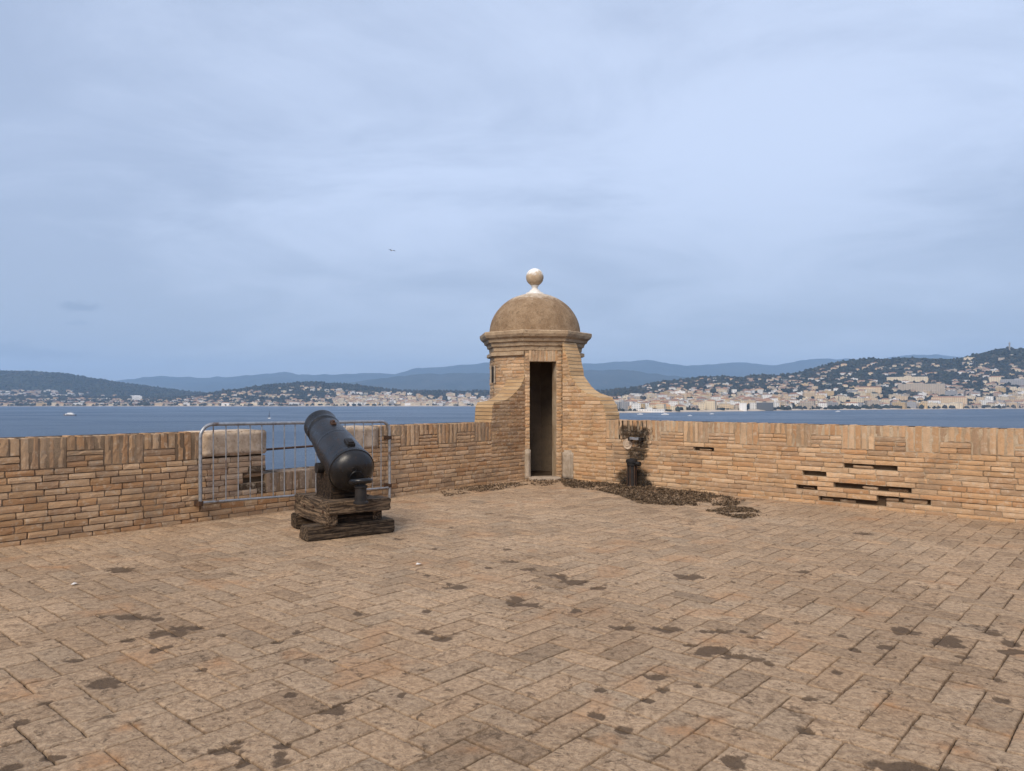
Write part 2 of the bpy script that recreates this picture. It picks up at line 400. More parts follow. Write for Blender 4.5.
bag=Bag(); soldier(bag,LW,sE0,sE1,SILL-.26,SILL,.1,.66,.65,depth=.45); bag.build('sill',[M_BR,M_MOL],lw)
bag=Bag()
prism(bag,LW,[(-LEXT,TOP_L-.012),(sE0,TOP_L-.012),(sE0+.001,SILL-.01),(sE1-.001,SILL-.01),(sE1,TOP_L-.012),(sWL,TOP_L-.012)],-.3,-.085,-THK,0,(.4,.38,.36))  # core tinted dark so the gaps in the brickwork look shaded
bag.build('rubble_core',[M_MOL],lw)
# plaster caps each side of the embrasure, with a rounded shoulder
def slab(name,ln,s0,s1,z0,z1,f,b,mat,parent,bev=.03,seg=3):
    bm=bmesh.new(); n=9
    q=Bag(); q.box(ln.P((s0+s1)/2,(z0+z1)/2,(f-b)/2),ln.u*((s1-s0)/2),Z*((z1-z0)/2),ln.n*((f+b)/2)); o=q.build(name,mat,parent)
    bm.from_mesh(o.data); bmesh.ops.bevel(bm,geom=bm.edges[:],offset=bev,segments=seg,affect='EDGES')
    bmesh.ops.subdivide_edges(bm,edges=[e for e in bm.edges if e.calc_length()>.1],cuts=6,use_grid_fill=True)
    for v in bm.verts: v.co+=Vector((random.uniform(-1,1),random.uniform(-1,1),random.uniform(-1,1)))*.004
    bm.to_mesh(o.data); bm.free()
    for p in o.data.polygons: p.use_smooth=True
    return o
slab('plaster_patch',LW,sP0+.02,sE0+.01,.79,TOP_L-.006,.008,THK+.01,M_PALE,lw,.02)
slab('plaster_patch',LW,sE1-.02,sQ1,.76,TOP_L-.006,.008,THK+.01,M_PALE,lw,.02)
bag=Bag(); bag.tube(LW.P(sE0-.1,.815,-.33),LW.P(sE1+.1,.835,-.33),.016); bag.build('rail',[M_RUST],lw,smooth=40)

# ------------------------------------------------------------------ parapet with the missing bricks
TOP_R=1.15
rw=empty('brick_wall',B_J,'sunlit brick parapet with several missing bricks and a toothed brick coping, beyond the iron post','wall')
holes=[]
for x0,x1,y0,y1 in [(857,878,464,470),(880,901,465,471),(878,895,482,487),(841,858,485,490),(891,913,488,494),(799,816,471,477),(796,870,483,490),(828,929,496,506),(690,712,446,450)]:
    a=RW.sz(x0,(y0+y1)/2); b=RW.sz(x1,(y0+y1)/2); m=RW.sz((x0+x1)/2,(y0+y1)/2); holes.append((a[0],b[0],a[1],b[1]))
def skipR(s,z):
    for a,b,za,zb in holes:
        if a-.02<s<b+.02 and abs(z-(za+(zb-za)*(s-a)/(b-a)))<.037: return True
    return False
sWR=Line(B_J-NR*.42,UR,NR).sz(619.6,420)[0]
bag=Bag()
SOOT=[]
for x_,y_,w_,h_ in((631,433,25,15),(642,434,24,13),(649,434,18,14),(644,444,17,17),(637,454,17,13),(637,478,42,18)):
    a_=RW.sz(x_,y_); b_=RW.sz(x_+w_/2,y_); c_=RW.sz(x_,y_-h_/2); SOOT.append((a_[0],a_[1],b_[0]-a_[0],c_[1]-a_[1]))
def SOOTF(s,z):
    if s>1.9 or z<-.1: return 1.
    n=(fbm(np.array([s*11.]),np.array([z*13.]),4,61)[0]-.5)*1.1; rr=min(((s-a)/w)**2+((z-b)/h)**2 for a,b,w,h in SOOT)+n
    return .10+.90*min(1,max(0,(rr-1.0)/.3))
mulR=lambda s,z:1.08*(1 if z>.16 else .95)
courses(bag,RW,-.02,TOP_R-BAND,lambda z:[(sWR,LEN_R+REXT)],skip=skipR,mul=mulR,mmi=1,L=(.24,.40))
coping(bag,RW,sWR,LEN_R+REXT,TOP_R-BAND,TOP_R,1.06,.95)
bag.build('brickwork',[M_BR,M_MOR],rw)
bag=Bag(); prism(bag,RW,[(sWR,TOP_R-.012),(LEN_R+REXT,TOP_R-.012)],-.3,-.085,-THK,0,(.4,.38,.36)); bag.build('rubble_core',[M_MOL],rw)  # dark core tint paints the shade inside the missing-brick slots

# ------------------------------------------------------------------ sentry turret
CT=Vector((.46,14.92,0)); ND=Vector((.15,-.99,0)).normalized(); AP=.875
tw=empty('sentry_turret',CT,'octagonal brick sentry turret with rendered dome and ball finial where the parapets meet','turret')
def octa(ap,z):
    out=[]; a0=math.atan2(ND.y,ND.x)-math.pi/8; rr=ap/math.cos(math.pi/8)
    for k in range(8): out.append(CT+Vector((rr*math.cos(a0+k*math.pi/4),rr*math.sin(a0+k*math.pi/4),z)))
    return out
def ring(bag,prof,mi=0,closed_top=False):
    vs=[];fs=[]
    for ap,z in prof: vs+=octa(ap,z)
    for i in range(len(prof)-1):
        for k in range(8): fs.append((8*i+k,8*i+(k+1)%8,8*(i+1)+(k+1)%8,8*(i+1)+k))
    if closed_top: fs.append(tuple(8*(len(prof)-1)+k for k in range(8)))
    bag.add(vs,fs,mi)
ZB=2.50; DOOR_H=2.238; DW=.258
side=2*AP*math.tan(math.pi/8)
body=Bag(); core=Bag()
for k in range(8):
    a=math.atan2(ND.y,ND.x)+k*math.pi/4; n=Vector((math.cos(a),math.sin(a),0)); u=Vector((-n.y,n.x,0)); ln=Line(CT+n*AP,u,n)
    hs=side/2-.006
    ins=side/2-.30*math.tan(math.pi/8)
    def pr(z0,z1,s0,s1,bag_,f=-.012,b=-.30):
        # trapezoid in plan
        def lim(s,o): 
            m=(AP+o)*math.tan(math.pi/8); return max(-m,min(m,s))
        vs=[ln.P(lim(s,o),z,o) for z in(z0,z1) for (s,o) in((s0,f),(s1,f),(s1,b),(s0,b))]
        bag_.add(vs,[(3,2,1,0),(4,5,6,7),(0,1,5,4),(1,2,6,5),(2,3,7,6),(3,0,4,7)])
    if k==0:
        pr(-1,ZB,-9,-DW,core); pr(-1,ZB,DW,9,core); pr(DOOR_H,ZB,-DW,DW,core)
        courses(body,ln,0,ZB-.11,lambda z:[(-hs,-DW+.004),(DW-.004,hs)] ,h=.068,depth=.10,mcell=False,pr=.004)
        soldier(body,ln,-DW-.02,DW+.03,DOOR_H-.004,ZB+.02,.06,1.05,.95,depth=.28)
        LN0=ln
    elif k in(7,6):     # the faces to the viewer's left (7) carry a loophole; brick tint lifted for the light on them
        pr(-1,ZB,-9,9,core)
        courses(body,ln,0,ZB-.11,lambda z:[(-hs,hs)],h=.068,mcell=False,mul=lambda s,z:1.06,pr=.004)
    else:
        pr(-1,ZB,-9,9,core)
        courses(body,ln,0,ZB-.11,lambda z:[(-hs,hs)],h=.068,mcell=False,pr=.004)
body.build('brickwork',[M_BR,M_MOR],tw); core.build('mortar_core',[M_MOR],tw)
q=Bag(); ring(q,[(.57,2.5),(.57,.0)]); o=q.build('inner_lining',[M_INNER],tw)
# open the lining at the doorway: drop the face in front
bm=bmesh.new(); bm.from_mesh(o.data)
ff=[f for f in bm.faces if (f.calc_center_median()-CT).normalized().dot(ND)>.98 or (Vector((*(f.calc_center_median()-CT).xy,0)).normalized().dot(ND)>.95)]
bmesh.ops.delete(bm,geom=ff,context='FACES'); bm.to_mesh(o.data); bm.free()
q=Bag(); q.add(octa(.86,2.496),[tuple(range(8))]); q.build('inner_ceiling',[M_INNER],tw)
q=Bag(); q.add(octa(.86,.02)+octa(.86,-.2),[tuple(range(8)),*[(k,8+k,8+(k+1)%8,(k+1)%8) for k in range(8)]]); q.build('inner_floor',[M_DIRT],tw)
# loophole on the left face, its dark opening drawn as a solid black block
a=math.atan2(ND.y,ND.x)-math.pi/4; n=Vector((math.cos(a),math.sin(a),0)); ln7=Line(CT+n*AP,Vector((-n.y,n.x,0)),n)
sl=ln7.s(493.5)
q=Bag(); q.box(ln7.P(sl,2.0,-.04),ln7.u*.03,Z*.15,ln7.n*.06); q.build('loophole',[M_BLACK],tw)
q=Bag()
for ds in(-.045,.045): q.box(ln7.P(sl+ds,2.0,0),ln7.u*.014,Z*.17,ln7.n*.03)
q.build('loophole_frame',[M_STONE],tw)
q=Bag(); ring(q,[(AP-.05,ZB-.16),(AP+.02,ZB-.158),(AP+.055,ZB-.145),(AP+.055,ZB-.085),(AP+.02,ZB-.072),(AP-.05,ZB-.07)]); 
# string course stops at the doorway lintel
o=q.build('string_course',[M_CORN],tw); bm=bmesh.new(); bm.from_mesh(o.data)
ff=[f for f in bm.faces if Vector((*(f.calc_center_median()-CT).xy,0)).normalized().dot(ND)>.97]; bmesh.ops.delete(bm,geom=ff,context='FACES'); bm.to_mesh(o.data); bm.free()
q=Bag(); ring(q,[(AP-.02,ZB-.06),(AP+.005,ZB-.055),(AP+.01,ZB+.02),(AP+.045,ZB+.035),(AP+.06,ZB+.10),(AP+.10,ZB+.115),(AP+.115,ZB+.165),(AP+.165,ZB+.20),(AP+.19,ZB+.25),(AP+.195,ZB+.30),(AP+.18,ZB+.315),(.5,ZB+.37)],closed_top=True)
o=q.build('cornice',[M_CORN],tw)
bm=bmesh.new(); bm.from_mesh(o.data); bmesh.ops.subdivide_edges(bm,edges=[e for e in bm.edges if e.calc_length()>.3],cuts=7,use_grid_fill=True)
for v in bm.verts: v.co+=Vector((random.gauss(0,1),random.gauss(0,1),random.gauss(0,1)))*.0022
bm.to_mesh(o.data); bm.free()
# front course of the frieze must not hide the lintel: lintel stands proud (built above)
RD=.915; ZD=2.83; HD=.815
q=Bag(); q.lathe(CT,Z,[(ZD-.03,RD+.005)]+[(ZD+HD*math.sin(t),RD*math.cos(t)) for t in np.linspace(0,math.pi/2*.985,22)],64); o=q.build('dome',[M_DOME],tw,smooth=60)
for v in o.data.vertices:
    d=fbm(np.array([v.co.x*3]),np.array([v.co.y*3+v.co.z*2]),3)[0]; v.co+=(v.co-CT-Z*ZD).normalized()*(d-.5)*.02
ZT=ZD+HD
q=Bag(); q.lathe(CT,Z,[(ZT-.03,.20),(ZT+.01,.175),(ZT+.035,.115),(ZT+.06,.10),(ZT+.09,.062),(ZT+.12,.055),(ZT+.15,.075),(ZT+.165,.085)],28); fin=q.build('finial',[M_WHITE],tw,smooth=50)
q=Bag(); zc=3.975; rb=.178; q.lathe(CT,Z,[(zc+rb*math.sin(t),rb*math.cos(t)) for t in np.linspace(-math.pi/2*.72,math.pi/2*.98,18)],28); b=q.build('ball',[M_BALL],None,smooth=80); b.parent=fin; b.matrix_parent_inverse=Matrix.Identity(4); b.matrix_parent_inverse=(Matrix.Translation(-CT)).inverted() @ Matrix.Translation(-CT)
# corbelled foot under the terrace level, on the outer side
q=Bag(); ring(q,[(.86,0.),(.86,-1.2),(.7,-2.2),(.35,-3.2)]); q.build('corbel',[M_ROCK],tw)
# flank walls sweeping up from the parapets
def flank(name,ln,px_pts,lnp,mulf,satf,mat2,thk,sgn):
    tops=sorted((lnp or ln).sz(*p) for p in px_pts)
    if lnp: tops=[(-.0,tops[0][1]+.25)]+[t for t in tops if t[0]>.02]
    S=[t[0] for t in tops]; Zt=[t[1] for t in tops]
    q=Bag()
    def span(z):
        ok=[]; ss=np.linspace(S[0],S[-1],400); tz=np.interp(ss,S,Zt); g=ss[tz>=z+.03]
        return [(float(g.min()),float(g.max()))] if len(g) and g.max()-g.min()>.06 else []
    courses(q,ln,-.02,max(Zt),span,h=.068,L=(.2,.34),mul=mulf,sat=satf,mcell=False,pr=.005,depth=.09)
    tt=[(s,z) for s,z in tops]
    prism(q,ln,tt,-.3,-.009,-thk,1)
    return q.build(name,[M_BR,mat2],tw)
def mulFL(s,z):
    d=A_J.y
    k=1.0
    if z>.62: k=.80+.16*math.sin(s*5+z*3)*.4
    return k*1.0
LP=[(491.6,423),(492,419),(492.6,407),(494.5,402.5),(499,401.8),(506,400),(511,397),(516,392),(521,386),(524.5,378),(526,368),(526.6,352)]
RP=[(580.5,356),(582,364),(583.5,370),(584,376),(588,381.5),(592,387),(596,390.5),(601,393.5),(607,395.5),(612.5,397.5),(614.5,402),(616.5,404.5),(618,411),(619.3,413),(619.6,420)]
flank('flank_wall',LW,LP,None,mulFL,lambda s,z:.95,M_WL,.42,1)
flank('flank_wall',RW,RP,Line(B_J-NR*.42,UR,NR),lambda s,z:1.05,lambda s,z:1.,M_WR,.42,1)
# door stones
s0,_=LW.sz(524.3,450); s1,_=LW.sz(530.0,450)
slab('door_stone',LN0,-DW-.10,-DW+.012,-.02,.57,.045,.1,M_STONE,tw,.014,2)
slab('door_stone',RW,.0,RW.s(572.5)+.02,-.02,.56,.05,.06,M_STONE,tw,.045,3)
q=Bag(); q.box(LN0.P(0,.02,.06),LN0.u*.3,Z*.03,LN0.n*.16); q.build('threshold',[M_STONE],tw,bevel=.01)

# ------------------------------------------------------------------ terrace ground and paving
far_l=LW.P(-LEXT,0); far_r=RW.P(LEN_R+REXT,0)
poly=[far_l-NL*.45, LW.P(LEN_L+.1,0)-NL*.45, RW.P(-.1,0)-NR*.45, far_r-NR*.45, Vector((far_r.x+4,-25,0)), Vector((far_l.x-4,-25,0))]
q=Bag(); n=len(poly)
q.add([Vector((p.x,p.y,-.014)) for p in poly],[tuple(range(n))]); 
g=q.build('ground',[M_DIRT]); g['kind']='structure'
q=Bag(); vs=[Vector((p.x,p.y,-.03)) for p in poly]+[Vector((p.x*1.0,p.y,SEA-.5)) for p in poly]
q.add(vs,[tuple(range(n))]+[(i,n+i,n+(i+1)%n,(i+1)%n) for i in range(n)]); q.build('terrain',[M_ROCK])['kind']='structure'

pits=[(130,617,62,8),(158,619,14,4),(168,633,42,10),(190,627,40,5),(159,648,17,12),(107,682,38,13),(122,681,20,5),(200,670,13,5),(222,635,13,4),(130,640,15,5),(52,757,40,9),(66,757,12,8),(10,768,28,12),(222,751,36,11),(240,741,26,6),(245,763,18,12),(75,660,18,4),(21,722,15,11),(45,703,14,6),
 (333,711,30,15),(358,613,16,6),(427,632,26,7),(441,638,20,7),(428,611,10,5),(276,641,17,5),(290,696,15,7),(281,761,26,20),(402,694,15,9),(284,745,18,7),(348,702,12,4),(335,660,16,5),(296,633,10,5),
 (712,651,44,11),(740,657,60,8),(690,645,20,4),(623,627,36,7),(668,630,28,8),(656,677,28,8),(733,759,28,20),(594,714,20,11),(698,686,11,4),(720,631,60,4),(755,637,22,4),(530,604,52,5),(515,600,30,9),(575,610,19,6),(625,729,22,9),(663,690,12,8),(600,689,14,5),(648,700,14,5),
 (906,631,22,9),(900,634,10,7),(885,647,15,5),(852,649,13,5),(905,766,62,15),(935,770,50,10),(1010,643,23,7),(1012,652,30,6),(995,635,15,7),(947,641,34,12),(1000,700,20,9),(806,698,22,7),(805,730,22,11),(770,663,10,6),(960,656,22,5),(997,679,20,5),(843,636,10,6),(838,672,14,5),
 (573,582,30,7),(560,576,26,5),(456,587,30,5),(449,584,14,5),(513,561,22,3),(530,569,20,4),(598,588,18,4),(427,575,12,4),(459,527,28,2.5),(404,538,16,3),(686,577,30,7),(803,572,20,5),(490,568,12,3),(433,549,14,2.5),(506,549,12,2.5),(120,570,34,6),(860,533,20,3),(900,547,18,3),(800,572,18,4)]
oras=[(222,664,24,10),(25,695,52,9),(125,728,24,7),(100,761,40,14),(680,731,36,10),(716,722,26,8),(712,641,24,7),(890,704,24,12),(963,686,22,6),(958,750,36,18),(1010,736,36,9),(864,611,22,7),(935,660,14,5),(470,750,40,8),(420,563,24,4),(445,521,40,3),(865,519,40,3),(50,567,44,3),(1000,545,40,3),(520,595,16,4),(750,640,20,6)]
def blobs(lst):
    out=[]
    for x,y,w,h in lst:
        p=gnd(x,y); out.append((p.x,p.y,max(.03,w/2*p.y/F),max(.025,h/2*p.y*p.y/(EYE*F))))
    return out
PB=[(x,y,a*.92,b*.85) for x,y,a,b in blobs(pits)]; OB=blobs(oras)
def field(X,Y,lst,soft=.6):
    f=np.zeros_like(X); wob=(fbm(X*14,Y*14,5,5)-.5)*2.3
    for cx,cy,a,b in lst:
        m=(np.abs(X-cx)<a*2.8+.06)&(np.abs(Y-cy)<b*2.8+.06)
        if not m.any(): continue
        r=np.sqrt(((X[m]-cx)/a)**2+((Y[m]-cy)/b)**2)+wob[m]
        f[m]=np.maximum(f[m],np.maximum(np.clip((1.15-r)/soft,0,1),np.clip((2.0-r)/1.1,0,1)*.36))
    return f
def paving():
    W=.182; ang=math.atan2(UL.y,UL.x)-R(1.5); ux=np.array([math.cos(ang),math.sin(ang)]); uy=np.array([-ux[1],ux[0]])
    V=[];Fc=[];T=[];PT=[];OR=[];EG=[]; base=0
    N=80
    for i in range(-N,N):
        for j in range(-N,N):
            k=(i-j)%4
            if k==0: cx,cy,hx,hy=i+1,j+.5,1.,.5
            elif k==2: cx,cy,hx,hy=i+.5,j,.5,1.
            else: continue
            c=(ux*cx+uy*cy)*W+np.array([0,6.])
            P=Vector((c[0],c[1],0))
            if (P-A_L).dot(NL)<-.18 or (P-B_J).dot(NR)<-.18: continue
            if c[1]<-4 or abs(c[0])>13 : continue
            if c[1]>13.9: continue
            vis=c[1]>1.6 and abs(c[0])<c[1]*.72+.6
            step=.013 if c[1]<4.6 else .02 if c[1]<7.5 else .04
            if not vis: step=.2
            nx=max(2,int(2*hx*W/step)); ny=max(2,int(2*hy*W/step))
            gap=.0018+random.random()*.0022
            e=np.concatenate([[0,.010,.02],np.linspace(.045,1-.045,max(2,nx-4)),[1-.02,1-.010,1]]) if vis else np.array([0,.02,.98,1.])
            f=np.concatenate([[0,.010,.02],np.linspace(.045,1-.045,max(2,ny-4)),[1-.02,1-.010,1]]) if vis else np.array([0,.02,.98,1.])
            sx=2*hx*W-2*gap; sy=2*hy*W-2*gap
            ea=(e-.5)*sx; fa=(f-.5)*sy
            a,b=np.meshgrid(ea,fa,indexing='ij')
            rot=random.gauss(0,.006); a2=a-b*rot; b2=b+a*rot
            X=c[0]+ux[0]*a2+uy[0]*b2; Y=c[1]+ux[1]*a2+uy[1]*b2
            # worn, rounded arrises
            ed=np.minimum(np.minimum(a-ea[0],ea[-1]-a),np.minimum(b-fa[0],fa[-1]-b))
            wear=.005+.012*fbm(X*7+3,Y*7,3,9) if vis else .01
            z=-.005*np.clip(1-ed/wear,0,1)**1.6
            z=z+random.gauss(0,.0007)+a*random.gauss(0,.003)+b*random.gauss(0,.0035)
            if vis:
                X=X+ (fbm(X*25,Y*25,2,21)-.5)*.007*(ed<.006); Y=Y+(fbm(X*25+9,Y*25,2,22)-.5)*.007*(ed<.006)
                z=z+(fbm(X*14,Y*14,3,3)-.5)*.006
                pit=field(X,Y,PB); ora=field(X,Y,OB,.8)
                rn=fbm(X*5.1,Y*5.1,4,31)*.6+fbm(X*17,Y*17,3,33)*.4
                pit=np.maximum(pit,np.clip((rn-.615)/.09,0,1)*.52)
                on=fbm(X*2.3,Y*2.3,4,41); ora=np.maximum(ora*.9,np.clip((on-.69)/.08,0,1)*.5)
                z=z-.007*np.clip(pit*1.4-.3,0,1)
            else: pit=np.zeros_like(X); ora=pit
            z[0,:]=-.02; z[-1,:]=-.02; z[:,0]=-.02; z[:,-1]=-.02
            n0,n1=X.shape
            V.append(np.stack([X,Y,z],-1).reshape(-1,3)); PT.append(pit.ravel()); OR.append(ora.ravel()); EG.append((np.clip(1.1-ed/.0065,0,1)*np.clip(2.4*fbm(X*4.1,Y*4.1,3,71)-.55,.12,1) if vis else np.zeros_like(X)).ravel())
            q=np.arange(n0*n1).reshape(n0,n1)+base
            Fc.append(np.stack([q[:-1,:-1],q[1:,:-1],q[1:,1:],q[:-1,1:]],-1).reshape(-1,4)); base+=n0*n1
            kk=random.uniform(.88,1.08)*(.82 if random.random()<.08 else 1); hu=random.gauss(.01,.016)
            col=np.array([.468*(1+hu),.331,.216*(1-hu)])*kk
            T.append(np.repeat(col[None],n0*n1,0))
    V=np.concatenate(V); Fc=np.concatenate(Fc); T=np.concatenate(T); PT=np.concatenate(PT); OR=np.concatenate(OR); EG=np.concatenate(EG)
    me=bpy.data.meshes.new('pavement'); me.vertices.add(len(V)); me.vertices.foreach_set('co',V.astype(np.float32).ravel())
    me.loops.add(Fc.size); me.loops.foreach_set('vertex_index',Fc.astype(np.int32).ravel())
    me.polygons.add(len(Fc)); me.polygons.foreach_set('loop_start',np.arange(0,Fc.size,4,dtype=np.int32)); 
    me.update(calc_edges=True); me.validate()
    me.materials.append(M_FLOOR)
    at=me.attributes.new('tint','FLOAT_COLOR','POINT'); c=np.ones((len(V),4),np.float32); c[:,:3]=T; at.data.foreach_set('color',c.ravel())
    for nm,arr in(('pit',PT),('ora',OR),('edge',EG)):
        at=me.attributes.new(nm,'FLOAT','POINT'); at.data.foreach_set('value',arr.astype(np.float32))
    me.polygons.foreach_set('use_smooth',[True]*len(me.polygons))
    o=bpy.data.objects.new('pavement',me); link(o); o['kind']='structure'; print('paving verts',len(V))
paving()

# ------------------------------------------------------------------ cannon
AX=Vector((-.563,.826,0)).normalized(); BX=Vector((.826,.563,0)).normalized(); BX=(BX-AX*BX.dot(AX)).normalized()
O=Vector((-1.79,8.21,0))
can=empty('cannon',O,'black iron carronade tilted skyward on a weathered timber bed','cannon')
def timber(name,c,hl,hw,hh,parent,along=BX,tn=(1,1,1),wob=.012,tilt=0):
    """rough sawn timber: subdivided box, worn edges"""
    bm=bmesh.new(); across=Z.cross(along)
    bmesh.ops.create_cube(bm,size=2)
    bmesh.ops.bevel(bm,geom=bm.edges[:],offset=.10,segments=2,affect='EDGES') if False else None
    for v in bm.verts: v.co=Vector((v.co.x*hl,v.co.y*hw,v.co.z*hh))
    bmesh.ops.bevel(bm,geom=bm.edges[:],offset=.014,segments=2,affect='EDGES')
    bmesh.ops.subdivide_edges(bm,edges=[e for e in bm.edges if e.calc_length()>.08],cuts=5,use_grid_fill=True)
    ph=random.random()*50; loc=[]
    for v in bm.verts:
        loc.append(v.co.copy()+Vector((ph,ph*.3,ph*.7)))
        d=fbm(np.array([v.co.x*4+ph]),np.array([(v.co.y+v.co.z*1.7)*14+ph]),3)[0]-.5
        v.co+=v.co.normalized()*d*wob*2
        v.co=c+along*v.co.x+across*v.co.y+Z*(v.co.z+v.co.x*tilt)
    me=bpy.data.meshes.new(name); bm.to_mesh(me); bm.free(); me.materials.append(M_WOOD)
    a=me.attributes.new('lc','FLOAT_VECTOR','POINT'); a.data.foreach_set('vector',np.array(loc,np.float32).ravel())
    a=me.attributes.new('tint','FLOAT_COLOR','POINT'); a.data.foreach_set('color',np.tile(np.array([*tn,1],np.float32),len(loc)))
    for p in me.polygons: p.use_smooth=True
    me.set_sharp_from_angle(angle=R(50))
    o=bpy.data.objects.new(name,me); link(o)
    if parent is not None: attach(o,parent)
    return o
timber('sleeper',O-BX*.03+Z*.078,.505,.125,.078,can,BX,(.72,.7,.68))
timber('sleeper',O+AX*.80+BX*.08+Z*.085,.46,.11,.085,can,BX,(.55,.53,.5))
for s,l in((-1,.34),(1,.46)):
    timber('cheek',O+AX*l+BX*(-.0+s*.285)+Z*.275,.53,.065,.125,can,AX,(1.05,1,.95))
timber('bed',O-AX*.10+BX*.02+Z*.345,.362,.13,.068,can,BX,(1.05,1.,.95))
timber('bed',O+AX*.66+BX*.0+Z*.34,.35,.12,.065,can,BX,(.9,.86,.82))
timber('bed',O+AX*.30+BX*.02+Z*.36,.24,.25,.06,can,BX,(.5,.47,.45))
timber('shade_filler',O+AX*.02+BX*.02+Z*.2,.22,.10,.06,can,BX,(.3,.28,.27))  # dark timber added to make the void under the bed look shaded
# iron bolts along the cheek
q=Bag()
for k in range(4): q.tube(O+AX*(-.1+k*.3)+BX*(-.345)+Z*(.3+.02*(k%2)),O+AX*(-.1+k*.3)+BX*(-.36)+Z*(.3+.02*(k%2)),.016,8)
q.build('bolts',[M_RUST],can)['kind']='stuff'
# barrel
P1=Vector((-1.70,7.98,.70)); P2=Vector((-2.335,9.0,1.205)); ba=(P2-P1).normalized(); LB=(P2-P1).length
q=Bag(); RS=1.0
prof=[(-.06,.03),(-.057,.08),(-.047,.125),(-.025,.168),(.002,.202),(.032,.226),(.06,.239),(.085,.245),(.09,.256),(.135,.258),(.14,.248),(.16,.246)]
for t_ in np.linspace(.17,.62,10): prof.append((t_,.245-(t_-.17)*.035))
prof+=[(.63,.228),(.64,.230),(.66,.229),(.675,.224)]
for t_ in np.linspace(.69,LB-.22,8): prof.append((t_,.224-(t_-.69)*.075))
e=prof[-1][1]
prof+=[(LB-.21,e+.006),(LB-.185,e+.008),(LB-.175,e-.002),(LB-.12,e-.004),(LB-.06,e+.004),(LB-.03,e+.008),(LB-.008,e+.002),(LB,e-.012),(LB,.095),(LB-.25,.088)]
prof=[(h,r_*RS) for h,r_ in prof]; q.lathe(P1,ba,prof,56); bar=q.build('barrel',[M_IRON],can,smooth=45)
def sub(o,parent):  # sub-part of a world-space mesh already offset by its root
    o.parent=parent; o.matrix_parent_inverse=Matrix.Identity(4); return o
upv=(Z-ba*Z.dot(ba)).normalized(); sidev=ba.cross(upv)
# the barrel was attached with an inverse so its children live in plain world space
q=Bag(); q.box(P1+ba*.86+upv*.212,ba*.045,sidev*.028,upv*.02); q.box(P1+ba*.86+upv*.235,ba*.02,sidev*.014,upv*.02); sub(q.build('sight',[M_RUST],None,bevel=.006),bar)
q=Bag(); q.box(P1+ba*.27+upv*.252,ba*.07,sidev*.045,upv*.016); q.box(P1+ba*.24+upv*.27,ba*.03,sidev*.03,upv*.016); sub(q.build('lock_piece',[M_BLACK],None,bevel=.006),bar)
# cascabel: neck, breeching ring and the elevating screw
q=Bag(); q.tube(P1-ba*.02,P1-ba*.07,.085,20,.07); q.build('cascabel_neck',[M_IRON],can,smooth=40)
cR=P1-ba*.15+Vector((.02,0,-.005))
q=Bag(); ang=np.linspace(0,2*math.pi,33)[:-1]; zr=Z*.93+ba*.15; zr.normalize(); xr=zr.orthogonal().normalized(); yr=zr.cross(xr)
ring_=[cR+xr*math.cos(a)*.10+yr*math.sin(a)*.10 for a in list(ang)+[0,.2]]
q.path(ring_,.028,10); q.build('breeching_ring',[M_IRON],can,smooth=80)
q=Bag(); q.lathe(Vector((cR.x,cR.y,.40)),Z,[(0,.08),(.02,.08),(.03,.066),(.16,.06),(.17,.07),(.19,.07),(.2,.04),(.23,.03)],20); q.build('elevating_screw',[M_BLACK],can,smooth=40)
q=Bag(); q.tube(P1-ba*.0+upv*.05,P1-ba*.06+upv*.06,.085,20,.065); q.build('breech_boss',[M_IRON],can,smooth=40)
# mounting lug and trunnion block under the barrel
pm=P1+ba*.52-upv*.18
timber('cradle',Vector((pm.x,pm.y,(pm.z+.40)/2+.0))-AX*.02,.17,.25,(pm.z+.06-.40)/2,can,BX,(.30,.27,.25))
q=Bag(); q.tube(pm-BX*.25-Z*.0,pm+BX*.25-Z*.0,.06,20); q.build('trunnion',[M_BLACK],can,smooth=40)
q=Bag(); q.box(O+AX*.02+BX*.05+Z*.20,AX*.06,BX*.3,Z*.05); q.build('shade_block',[M_BLACK],can,bevel=.01)  # black block in the void below the bed, standing in for its shade

# ------------------------------------------------------------------ crowd barrier fixed in front of the embrasure
bz=Line(A_L+NL*.10,UL,NL)
s0=bz.s(200.3); s1=bz.s(389.5)
_,zt0=bz.sz(200,424.6); _,zt1=bz.sz(389.5,421.2); _,zb0=bz.sz(200,502.8); _,zb1=bz.sz(389.5,487.5)
cb=empty('crowd_barrier',bz.P(s0,0),'galvanised crowd barrier with thin upright bars fixed across the gun embrasure','barrier')
q=Bag(); rc=.16; pts=[bz.P(s0,zb0-.03)]
pts+= [bz.P(s0+rc-rc*math.cos(a),zt0-rc+rc*math.sin(a)) for a in np.linspace(0,math.pi/2,7)]
pts+= [bz.P(s1-rc+rc*math.sin(a),zt1-rc+rc*math.cos(a)) for a in np.linspace(0,math.pi/2,7)]
pts+= [bz.P(s1,.0)]
q.path(pts,.022,10); fr=q.build('frame',[M_GALV],cb,smooth=60)
q=Bag(); q.path([bz.P(s0,zb0),bz.P((s0+s1)/2,(zb0+zb1)/2-.006),bz.P(s1,zb1)],.017,8); q.build('bottom_rail',[M_GALV],cb,smooth=60)
for k in range(17):
    s=s0+(s1-s0)*(k+1)/18.; f=(k+1)/18.
    q=Bag(); q.tube(bz.P(s,zb0+(zb1-zb0)*f),bz.P(s,zt0+(zt1-zt0)*f),.0085,6); q.build('bar',[M_GALV],cb,smooth=80)
for s,z in((s0,zb0-.01),(s1,zt1-.25),(s1,zb1+.03)):
    q=Bag(); q.box(bz.P(s,z,-.04),UL*.03,Z*.03,NL*.062); q.build('bracket',[M_RUST],cb,bevel=.006)

